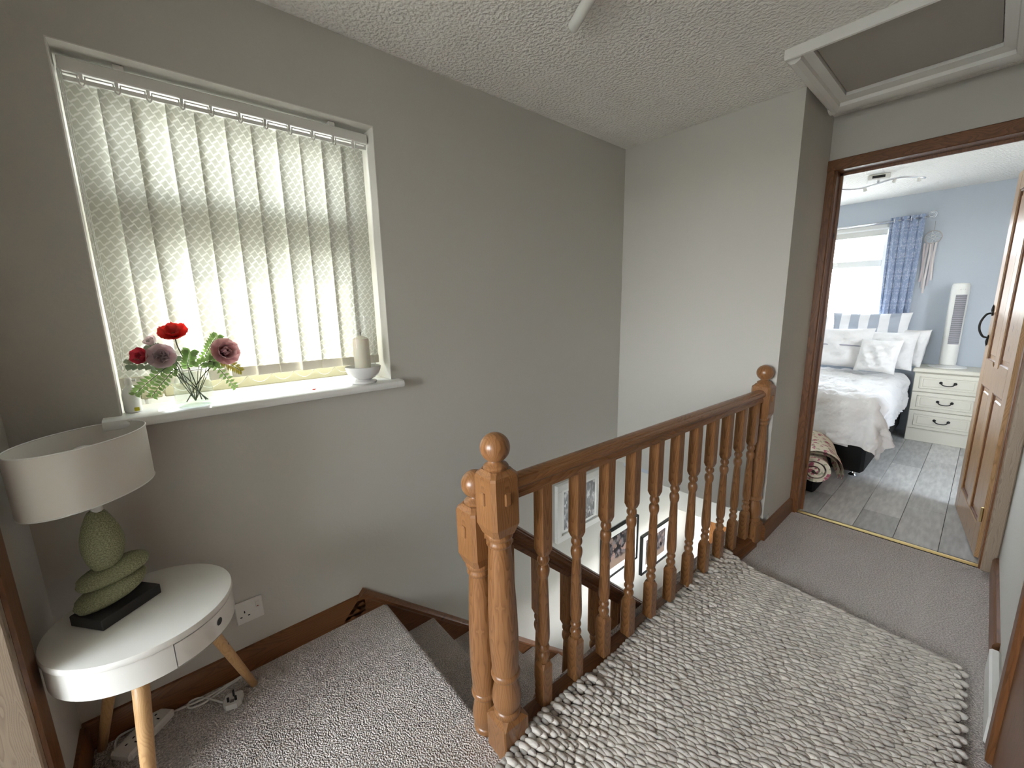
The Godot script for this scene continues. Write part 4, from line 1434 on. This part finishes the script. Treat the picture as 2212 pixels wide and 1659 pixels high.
func pillow(st, w, h, t, T, n = 20, sag = 0.0, uv = false):
	# pillow standing in local xy, thickness along z
	for side in [1.0, -1.0]:
		grid(st, n, n, func(u, v):
			var a = (u - 0.5) * 2.0
			var b = (v - 0.5) * 2.0
			var e = (1.0 - pow(absf(a), 2.6)) * (1.0 - pow(absf(b), 2.6))
			var pinch = 1.0 - 0.07 * (1.0 - pow(absf(a), 2.0)) * pow(absf(b), 6.0)
			var pinch2 = 1.0 - 0.07 * (1.0 - pow(absf(b), 2.0)) * pow(absf(a), 6.0)
			var crease = 0.012 * t / 0.1 * sin(a * 9.0 + b * 5.0) * e + 0.008 * sin(b * 13.0 - a * 4.0) * e
			return T * Vector3(a * w * 0.5 * pinch2 * side, b * h * 0.5 * pinch - sag * a * a, side * (0.5 * t * pow(maxf(e, 0.0), 0.45) + crease)), uv)

func build_bed():
	var x0 = 3.80
	var x1 = 5.62
	var z0 = -0.15
	var z1 = 1.19
	var o = thing("bed", "double bed with black divan base and rumpled white duvet", "bed", Vector3((x0 + x1) / 2, 0, (z0 + z1) / 2))
	var P = o.position
	var st = mb()
	box(st, Vector3((x0 + x1) / 2, 0.22, (z0 + z1) / 2) - P, Vector3(x1 - x0, 0.33, z1 - z0), 0.02)
	part("divan_base", st, M.divan, o)
	st = mb()
	box(st, Vector3((x0 + x1) / 2, 0.485, (z0 + z1) / 2) - P, Vector3(x1 - x0, 0.20, z1 - z0), 0.05)
	part("mattress", st, M.linen, o)
	for q in [[x0 + 0.10, z1 - 0.07], [x0 + 0.10, z0 + 0.1], [x1 - 0.1, z1 - 0.07], [x1 - 0.1, z0 + 0.1]]:
		st = mb()
		lathe(st, [Vector2(0, 0), Vector2(0.026, 0), Vector2(0.029, 0.006), Vector2(0.022, 0.014), Vector2(0.014, 0.03), Vector2(0.014, 0.056), Vector2(0, 0.056)], 18, Transform3D(Basis.IDENTITY, Vector3(q[0], 0, q[1]) - P))
		part("castor_foot", st, M.chrome, o, Vector3.ZERO, "small chrome foot")
	# the duvet: draped over foot end and near side
	var fn = FastNoiseLite.new()
	fn.seed = 6
	fn.frequency = 1.0
	fn.fractal_octaves = 3
	st = mb()
	var over = 0.36
	var top = 0.615
	grid(st, 90, 90, func(u, v):
		var X = lerpf(x0 - over, x1 - 0.35, u)
		var Z = lerpf(z0 - 0.2, z1 + over - 0.05, v)
		var dx = maxf(0.0, x0 + 0.02 - X)
		var dz = maxf(0.0, Z - (z1 - 0.02))
		var dz2 = maxf(0.0, (z0 + 0.02) - Z)
		var d = Vector2(dx, maxf(dz, dz2)).length()
		var px = X + dx
		var pz = Z - dz + dz2
		var dirv = Vector2(-dx, dz - dz2)
		dirv = dirv / d if d > 1e-5 else Vector2.ZERO
		var ang = atan2(dz, dx)
		var outw = 0.05 * sin(clampf(d / 0.10, 0, 1) * PI / 2) + 0.035 * d * (1.0 + 1.3 * sin(ang * 5.0 + 1.0)) * (1.0 if dx > 0 and dz > 0 else 0.3)
		outw += 0.025 * clampf(d / 0.1, 0, 1) * fn.get_noise_2d((X + Z) * 5.0, (X - Z) * 5.0)
		outw += 0.085 * smoothstep(0.0, 0.3, minf(dx, dz) * 2.0)
		var down = maxf(0.0, d - 0.03)
		var corner = smoothstep(0.0, 0.25, minf(dx, dz))
		down *= 1.0 - 0.10 * corner
		var puff = 0.030 * fn.get_noise_2d(X * 3.0, Z * 3.0) + 0.014 * fn.get_noise_2d(X * 9.0 + 40, Z * 6.0) + 0.02
		# pinched tufts in a diagonal lattice
		var gx = X / 0.17
		var gz = Z / 0.17 + 0.5 * floor(fposmod(gx, 2.0))
		var fx = (gx - floor(gx) - 0.5) * 2.0
		var fz = (gz - floor(gz) - 0.5) * 2.0
		var rr = Vector2(fx, fz).length()
		puff -= 0.032 * exp(-rr * rr * 9.0) + 0.012 * exp(-pow(rr - 0.4, 2.0) * 14.0) * sin(atan2(fz, fx) * 6.0)
		var flat = 1.0 - clampf(d / 0.06, 0, 1)
		var y = top - down + puff * (0.35 + 0.65 * flat)
		return Vector3(px, y, pz) + Vector3(dirv.x, 0, dirv.y) * (outw + (1.0 - flat) * puff * 0.8) - P)
	part("duvet", st, M.linen, o, Vector3.ZERO, "white duvet with pinched tufts")
	st = mb()       # second layer that shows under the turned hem at the foot
	grid(st, 24, 10, func(u, v):
		var Z = lerpf(z0, z1 - 0.10, u)
		return Vector3(x0 - 0.045 - 0.012 * sin(Z * 17.0), lerpf(0.28 + 0.03 * sin(Z * 3.0 + 1.0), 0.42, v), Z) - P)
	part("fitted_sheet", st, M.linen, o)
	# pillows and cushions
	var S = Image.create(256, 64, false, Image.FORMAT_RGB8)
	for x in 256:
		var c = Color(0.90, 0.90, 0.90) if (x / 32) % 2 else Color(0.66, 0.69, 0.73)
		for y in 64:
			S.set_pixel(x, y, c)
	var sm = mat(Color.WHITE, 0.9)
	sm.albedo_texture = tex(S)
	var face = func(x, y, z, turn, lean): return Transform3D(Basis(Vector3.UP, -PI / 2 + turn) * Basis(Vector3.RIGHT, -lean), Vector3(x, y, z))
	var add = func(called, label, w, h, t, T, m, uv = false):
		var c = thing(called, label, "pillow", T.origin - Vector3(0, h * 0.46, 0))
		var s2 = mb()
		pillow(s2, w, h, t, Transform3D(T.basis, Vector3(0, h * 0.46, 0)), 22, 0.0, uv)
		part("cover", s2, m, c)
		return c
	add.call("striped_pillow", "grey and white striped pillow leaning under the window", 0.62, 0.44, 0.13, face.call(5.50, 0.98, 0.86, 0.0, 0.22), sm, true)
	add.call("striped_pillow", "grey and white striped pillow at the left, mostly hidden", 0.62, 0.44, 0.13, face.call(5.52, 0.96, 0.24, 0.0, 0.22), sm, true)
	var big = add.call("white_pillow", "large white pillow with a grey piped band at the front", 0.66, 0.40, 0.16, face.call(5.10, 0.865, 0.64, 0.05, 0.30), M.linen)
	var s3 = mb()
	var Tb = face.call(0, 0, 0, 0.05, 0.30)
	tube(s3, curve([Tb * Vector3(-0.31, 0.015, 0.025), Tb * Vector3(-0.2, 0.012, 0.068), Tb * Vector3(0.0, 0.01, 0.081), Tb * Vector3(0.2, 0.008, 0.070), Tb * Vector3(0.31, 0.004, 0.026)], 6), 0.006, 6)
	part("piping", s3, mat(Color(0.62, 0.62, 0.66), 0.8), big, Vector3(0, 0.40 * 0.46, 0), "grey piped band")
	add.call("square_cushion", "small white quilted cushion beside the large pillow", 0.31, 0.31, 0.11, face.call(4.96, 0.815, 1.03, -0.25, 0.32), M.linen)
	add.call("white_pillow", "white pillow standing behind the quilted cushion", 0.42, 0.36, 0.12, face.call(5.24, 0.85, 1.05, -0.15, 0.25), M.linen)
	add.call("white_pillow", "white pillow at the right end next to the bedside drawers", 0.30, 0.36, 0.11, face.call(5.46, 0.865, 1.18, -0.55, 0.20), M.linen)
	# rolled quilt on the floor at the foot
	var q = thing("rolled_quilt", "rolled cream quilt with pink flowers at the foot of the bed", "quilt", Vector3(3.45, 0.0, 0.945), 0.30)
	var QI = Image.create(128, 128, false, Image.FORMAT_RGB8)
	var qn = FastNoiseLite.new()
	qn.seed = 15
	qn.frequency = 0.05
	for y in 128:
		for x in 128:
			var n1 = qn.get_noise_2d(x, y)
			var n2 = qn.get_noise_2d(x + 200, y + 90)
			var c = Color(0.86, 0.82, 0.74)
			if n1 > 0.28:
				c = Color(0.66, 0.36, 0.42)
			elif n2 > 0.30:
				c = Color(0.62, 0.63, 0.52)
			QI.set_pixel(x, y, c)
	var qm = tri_map(mat(Color.WHITE, 0.95), 2.5)
	qm.albedo_texture = tex(QI)
	st = mb()
	var spiral = []
	for i in 70:
		var a = i / 69.0 * TAU * 2.6
		var r = 0.018 + 0.034 * a / TAU
		spiral.append(Vector2(r * cos(a - 0.6), 0.125 + r * 0.95 * sin(a - 0.6)))
	var poly = []
	for p in spiral:
		poly.append(p)
	for i in range(spiral.size() - 1, -1, -1):
		var c = Vector2(0, 0.125)
		var d = spiral[i] - c
		poly.append(c + d * (1.0 - 0.024 / maxf(d.length(), 0.03)))
	extrude(st, poly, 0.55, Transform3D(Basis(Vector3(0, 0, 1), Vector3.UP, Vector3(-1, 0, 0)), Vector3(0.30, 0.075, 0)), 0.5)
	part("roll", st, qm, q)
	st = mb()
	grid(st, 16, 8, func(u, v): return Vector3(lerpf(-0.22, 0.30, v), 0.20 + 0.115 * sin(lerpf(2.2, -0.35, u)) + 0.006 * sin(v * 9.0), 0.012 + 0.128 * cos(lerpf(2.2, -0.35, u))))
	grid(st, 16, 8, func(u, v): return Vector3(lerpf(-0.22, 0.30, v), 0.20 + 0.135 * sin(lerpf(-0.35, 2.2, u)) + 0.006 * sin(v * 9.0), 0.012 + 0.148 * cos(lerpf(-0.35, 2.2, u))))
	part("loose_fold", st, qm, q)
	st = mb()
	box(st, Vector3(3.50, 0.045, 0.84), Vector3(0.36, 0.09, 0.34), 0.015)
	tag(part("storage_box", st, M.divan, self), "low black box under the rolled quilt", "box")

func build_nightstand():
	var o = thing("bedside_drawers", "cream bedside chest of three panelled drawers with dark handles", "chest of drawers", Vector3(5.49, 0, 1.49))
	var st = mb()
	bx(st, -0.175, 0.20, 0.0, 0.655, -0.225, 0.225, 0.003)
	part("carcass", st, M.cream, o)
	st = mb()
	bx(st, -0.205, 0.205, 0.655, 0.692, -0.240, 0.240, 0.008)
	part("top", st, M.cream, o)
	for k in 3:
		var y0 = 0.125 + k * 0.176
		st = mb()
		bx(st, -0.195, -0.174, y0, y0 + 0.170, -0.222, 0.222, 0.003)
		var f = part("drawer", st, M.cream, o)
		st = mb()
		for r in [[y0 + 0.028, y0 + 0.038, -0.185, 0.185], [y0 + 0.132, y0 + 0.142, -0.185, 0.185], [y0 + 0.028, y0 + 0.142, -0.185, -0.173], [y0 + 0.028, y0 + 0.142, 0.173, 0.185]]:
			bx(st, -0.201, -0.193, r[0], r[1], r[2], r[3], 0.003)
		bx(st, -0.199, -0.193, y0 + 0.050, y0 + 0.120, -0.160, 0.160, 0.004)
		part("panel_moulding", st, M.cream, f)
		st = mb()
		var y = y0 + 0.090
		tube(st, curve([Vector3(-0.200, y + 0.006, -0.045), Vector3(-0.214, y + 0.004, -0.043), Vector3(-0.222, y - 0.012, -0.030), Vector3(-0.224, y - 0.017, 0.0), Vector3(-0.222, y - 0.012, 0.030), Vector3(-0.214, y + 0.004, 0.043), Vector3(-0.200, y + 0.006, 0.045)], 5), 0.0042, 8)
		for z in [-0.045, 0.045]:
			ellipsoid(st, Vector3(-0.203, y + 0.006, z), Vector3(0.006, 0.012, 0.012), 10, 8)
		part("drawer_handle", st, M.iron, f, Vector3.ZERO, "dark metal drop handle")
	# tower fan
	var t = thing("tower_fan", "white tower fan standing on the bedside chest", "fan", Vector3(5.50, 0.692, 1.455), 0.30)
	st = mb()
	lathe(st, [Vector2(0, 0), Vector2(0.125, 0.0), Vector2(0.13, 0.005), Vector2(0.128, 0.012), Vector2(0.07, 0.022), Vector2(0.045, 0.03), Vector2(0, 0.03)], 40)
	part("base", st, M.white_gloss, t)
	st = mb()
	lathe(st, [Vector2(0, 0.03), Vector2(0.054, 0.03), Vector2(0.057, 0.06), Vector2(0.060, 0.70), Vector2(0.057, 0.745), Vector2(0.050, 0.76), Vector2(0, 0.765)], 32)
	part("housing", st, M.white_gloss, t)
	st = mb()
	grid(st, 10, 1, func(u, v): return Vector3(-0.0615 * cos(lerpf(-0.62, 0.62, u)), lerpf(0.22, 0.66, v), -0.0615 * sin(lerpf(-0.62, 0.62, u))))
	var gr = part("grille", st, mat(Color(0.50, 0.50, 0.52), 0.6), t)
	var slat_grey = mat(Color(0.66, 0.65, 0.68), 0.5)
	for k in 24:
		var s2 = mb()
		var y = 0.228 + k * 0.0185
		grid(s2, 8, 3, func(u, v): return Vector3(-(0.0618 + 0.002 * sin(v * PI)) * cos(lerpf(-0.60, 0.60, u)), y + 0.006 * v, -(0.0618 + 0.002 * sin(v * PI)) * sin(lerpf(-0.60, 0.60, u))))
		part("slat", s2, slat_grey, gr)
	st = mb()
	for k in 3:
		ellipsoid(st, Vector3(-0.058, 0.705, -0.014 + k * 0.014), Vector3(0.003, 0.005, 0.004), 8, 6)
	part("buttons", st, M.white, t)

func build_curtain():
	var CI = Image.create(128, 128, false, Image.FORMAT_RGB8)
	var n = FastNoiseLite.new()
	n.seed = 31
	n.frequency = 0.055
	for y in 128:
		for x in 128:
			var v = absf(n.get_noise_2d(x, y * 0.6))
			CI.set_pixel(x, y, Color(0.62, 0.68, 0.79).lerp(Color(0.88, 0.90, 0.93), smoothstep(0.10, 0.02, v)))
	var m = tri_map(mat(Color.WHITE, 0.9), 3.5)
	m.albedo_texture = tex(CI)
	m.backlight_enabled = true
	m.backlight = Color(0.35, 0.35, 0.35)
	var o = thing("curtain", "blue grey curtain with white leaf pattern gathered at the right of the window", "curtain", Vector3(5.625, 0.68, 1.02))
	var st = mb()
	for side in [1.0, -1.0]:
		grid(st, 64, 20, func(u, v):
			if side < 0:
				u = 1.0 - u
			var ph = u * TAU * 4.0
			var spread = lerpf(0.86, 1.0, smoothstep(0.0, 1.0, v))
			return Vector3(0.026 * sin(ph) + 0.004 * sin(ph * 2.0 + v * 6.0) - 0.0006 * side, v * 1.43, ((u - 0.5) * 0.25 + 0.008 * sin(ph * 2.0)) * spread))
	part("fabric", st, m, o)
	for k in 4:
		st = mb()
		lathe(st, [Vector2(0.017, -0.003), Vector2(0.023, -0.003), Vector2(0.023, 0.003), Vector2(0.017, 0.003), Vector2(0.017, -0.003)], 18, Transform3D(Basis(Vector3(1, 0, 0), PI / 2), Vector3(0.02 if k % 2 else -0.02, 1.395, -0.09 + k * 0.06)))
		part("eyelet", st, M.chrome, o)
	o = thing("curtain_pole", "silver curtain pole with curled finial above the bedroom window", "curtain pole", Vector3(5.625, 2.075, 0.2))
	st = mb()
	tube(st, [Vector3(0, 0, -2.3), Vector3(0, 0, 0.965)], 0.010, 12)
	part("pole", st, M.chrome, o)
	st = mb()
	var pts = []
	for i in 40:
		var a = i / 39.0 * TAU * 1.6
		var r = 0.034 * (1.0 - 0.6 * i / 39.0)
		pts.append(Vector3(0, 0.002 + r * sin(a - 1.6) + 0.02, 0.985 + r * cos(a - 1.6)))
	tube(st, pts, 0.004, 8)
	part("finial", st, M.chrome, o)
	st = mb()
	bx(st, -0.01, 0.07, -0.012, 0.012, 0.925, 0.945, 0.003)
	part("bracket", st, M.chrome, o)
	# hanging ring with ribbon tails
	o = thing("dream_catcher", "pale hoop with ribbon tails hanging beside the curtain", "wall hanging", Vector3(5.682, 1.42, 1.205))
	st = mb()
	pts = []
	for k in 33:
		pts.append(Vector3(0, 0.475 + 0.058 * sin(TAU * k / 32), 0.006 + 0.058 * cos(TAU * k / 32)))
	tube(st, pts, 0.004, 8)
	tube(st, [Vector3(0, 0.533, 0.006), Vector3(0, 0.62, 0.004)], 0.0015, 6)
	part("hoop", st, mat(Color(0.72, 0.70, 0.68), 0.7), o)
	st = mb()
	for k in 7:
		tube(st, [Vector3(0, 0.475 + 0.058 * sin(TAU * k / 7), 0.006 + 0.058 * cos(TAU * k / 7)), Vector3(0, 0.475 + 0.058 * sin(TAU * (k + 3) / 7), 0.006 + 0.058 * cos(TAU * (k + 3) / 7))], 0.0010, 5)
	part("web", st, M.white, o)
	for k in 5:
		st = mb()
		var z = -0.040 + k * 0.018
		var len_ = [0.36, 0.42, 0.47, 0.40, 0.35][k]
		for side in [1.0, -1.0]:
			grid(st, 2, 10, func(u, v): return Vector3(-0.003 - 0.0004 * side + 0.004 * sin(v * 7.0 + k), 0.425 - len_ * (1.0 - v) + 0.0, z + (u - 0.5) * side * 0.014 + 0.004 * sin(v * 5.0 + k * 2.0)))
		part("ribbon", st, mat([Color(0.85, 0.80, 0.80), Color(0.80, 0.77, 0.77), Color(0.88, 0.85, 0.84), Color(0.77, 0.74, 0.75), Color(0.86, 0.83, 0.82)][k], 0.8), o)
	# roller blind cassette over the window
	o = thing("roller_blind", "white roller blind pulled up at the top of the bedroom window", "blind", Vector3(5.745, 1.98, 0.08))
	st = mb()
	bx(st, -0.03, 0.03, 0.045, 0.100, -1.98, 0.80, 0.012)
	part("cassette", st, M.white, o)
	st = mb()
	bx(st, -0.002, 0.002, 0.0, 0.05, -1.97, 0.79)
	bx(st, -0.006, 0.006, -0.012, 0.004, -1.97, 0.79, 0.003)
	part("bottom_bar", st, M.white, o)
	# ceiling light
	o = thing("ceiling_spotlight", "white and chrome wavy arm ceiling light in the bedroom", "light fitting", Vector3(4.62, HC + 0.02, 0.92), 0.25)
	st = mb()
	bx(st, -0.06, 0.06, -0.040, 0.0, -0.07, 0.07, 0.006)
	part("canopy", st, M.white, o)
	st = mb()
	bx(st, -0.0615, -0.058, -0.030, -0.010, -0.045, 0.035)
	part("canopy_slots", st, M.dark, o)
	st = mb()
	pts = []
	for i in 30:
		var t = i / 29.0
		pts.append(Vector3(-0.01 + 0.03 * sin(t * TAU), -0.062 + 0.016 * sin(t * TAU * 1.15 + 2.6), lerpf(-0.29, 0.28, t)))
	tube(st, pts, 0.007, 8)
	tube(st, [Vector3(-0.01, -0.06, 0), Vector3(0, -0.038, 0)], 0.008, 8)
	part("arm", st, M.chrome, o)
	for q in [[-0.24, 0.1], [-0.08, -0.3], [0.10, 0.3], [0.24, -0.1]]:
		st = mb()
		lathe(st, [Vector2(0, 0), Vector2(0.010, 0.0), Vector2(0.013, -0.028), Vector2(0.009, -0.029), Vector2(0, -0.012)], 14, Transform3D(Basis(Vector3(1, 0, 0), q[1]), Vector3(-0.01 + 0.03 * sin((q[0] + 0.29) / 0.57 * TAU), -0.066 + 0.016 * sin((q[0] + 0.29) / 0.57 * TAU * 1.15 + 2.6), q[0])))
		part("spot_cup", st, M.white, o)

func build_outside():
	var st = mb()
	bx(st, -30, 60, -2.7, -2.55, -40, 40)
	struct("ground", st, M.asphalt)
	# eaves over the landing window
	st = mb()
	bx(st, -3.0, 2.9, 2.52, 2.6, -1.0, -0.2)
	struct("trim_eaves", st, M.white)
	# a house across the street seen through the bedroom window
	var o = thing("neighbour_house", "pale house across the street seen through the bedroom window", "house", Vector3(24, -2.55, -9.3))
	st = mb()
	bx(st, -3, 3, 0, 4.6, -4.0, 4.0)
	part("wall", st, M.white_wall, o)
	st = mb()
	extrude(st, [Vector2(-4.3, 4.55), Vector2(4.3, 4.55), Vector2(0, 6.3)], 6.6, Transform3D(Basis(Vector3(0, 0, -1), Vector3.UP, Vector3(1, 0, 0)), Vector3(-3.3, 0, 0)))
	part("roof", st, mat(Color(0.42, 0.36, 0.33), 0.9), o)
	for z in [-2.2, 2.2]:
		for y in [0.9, 3.1]:
			st = mb()
			bx(st, -3.05, -2.98, y, y + 1.1, z - 0.7, z + 0.7, 0.02)
			var f = part("window", st, M.upvc, o)
			st = mb()
			bx(st, -3.06, -3.04, y + 0.1, y + 1.0, z - 0.6, z + 0.6)
			part("pane", st, mat(Color(0.12, 0.13, 0.15), 0.1), f)

# ----------------------------------------------------------------
func _ready():
	# camera
	var cam = Camera3D.new()
	cam.name = "camera"
	add_child(cam)
	cam.transform = Transform3D(Basis(Vector3(0.75547282, -0.01901877, 0.65490389), Vector3(0.13530876, 0.98255877, -0.12755311), -Vector3(0.64105566, -0.18497715, -0.74486985)), Vector3(0.0, 1.32, 1.65924)).orthonormalized()
	cam.fov = rad_to_deg(2.0 * atan(829.5 / 883.13))
	cam.near = 0.02
	cam.far = 200.0
	cam.current = true
	# sky, exposure
	var sky = ProceduralSkyMaterial.new()
	sky.sky_top_color = Color(7.6, 8.6, 9.8).linear_to_srgb()
	sky.sky_horizon_color = Color(12.6, 12.9, 13.2).linear_to_srgb()
	sky.sky_curve = 0.2
	sky.ground_bottom_color = Color(3.0, 3.0, 2.9).linear_to_srgb()
	sky.ground_horizon_color = Color(6.0, 6.0, 5.9).linear_to_srgb()
	var e = Environment.new()
	e.background_mode = Environment.BG_SKY
	e.sky = Sky.new()
	e.sky.sky_material = sky
	e.tonemap_mode = Environment.TONE_MAPPER_LINEAR
	e.tonemap_exposure = 2.4
	e.sdfgi_enabled = true
	e.ssao_enabled = true
	e.ssil_enabled = true
	var we = WorldEnvironment.new()
	we.name = "environment"
	we.environment = e
	add_child(we)
	# sun behind the window wall
	var sun = DirectionalLight3D.new()
	sun.name = "sun"
	add_child(sun)
	sun.light_color = Color(1.0, 0.97, 0.92)
	sun.light_energy = 2.2
	sun.light_angular_distance = 0.6
	sun.shadow_enabled = true
	sun.look_at_from_position(Vector3(0.8, 5.7, -6.0), Vector3.ZERO)
	make_materials()
	build_shell()
	build_trims()
	build_windows()
	build_stairs()
	build_balustrades()
	build_rug()
	build_blind()
	build_table()
	build_door_leaf()
	build_bed()
	build_nightstand()
	build_curtain()
	build_pictures()
	build_hatch()
	build_sill_things()
	build_electrics()
	build_ceiling_bar()
	build_outside()
	var groups = {"picture_frame": "framed pictures beside the stair", "striped_pillow": "striped pillows under the bedroom window", "white_pillow": "white pillows on the bed", "leaf_sprig": "green sprigs in the glass vase", "eucalyptus_sprig": "pale round leaved sprigs in the glass vase"}
	for c in get_children():
		for k in groups:
			if str(c.name).begins_with(k):
				c.set_meta("group", groups[k])
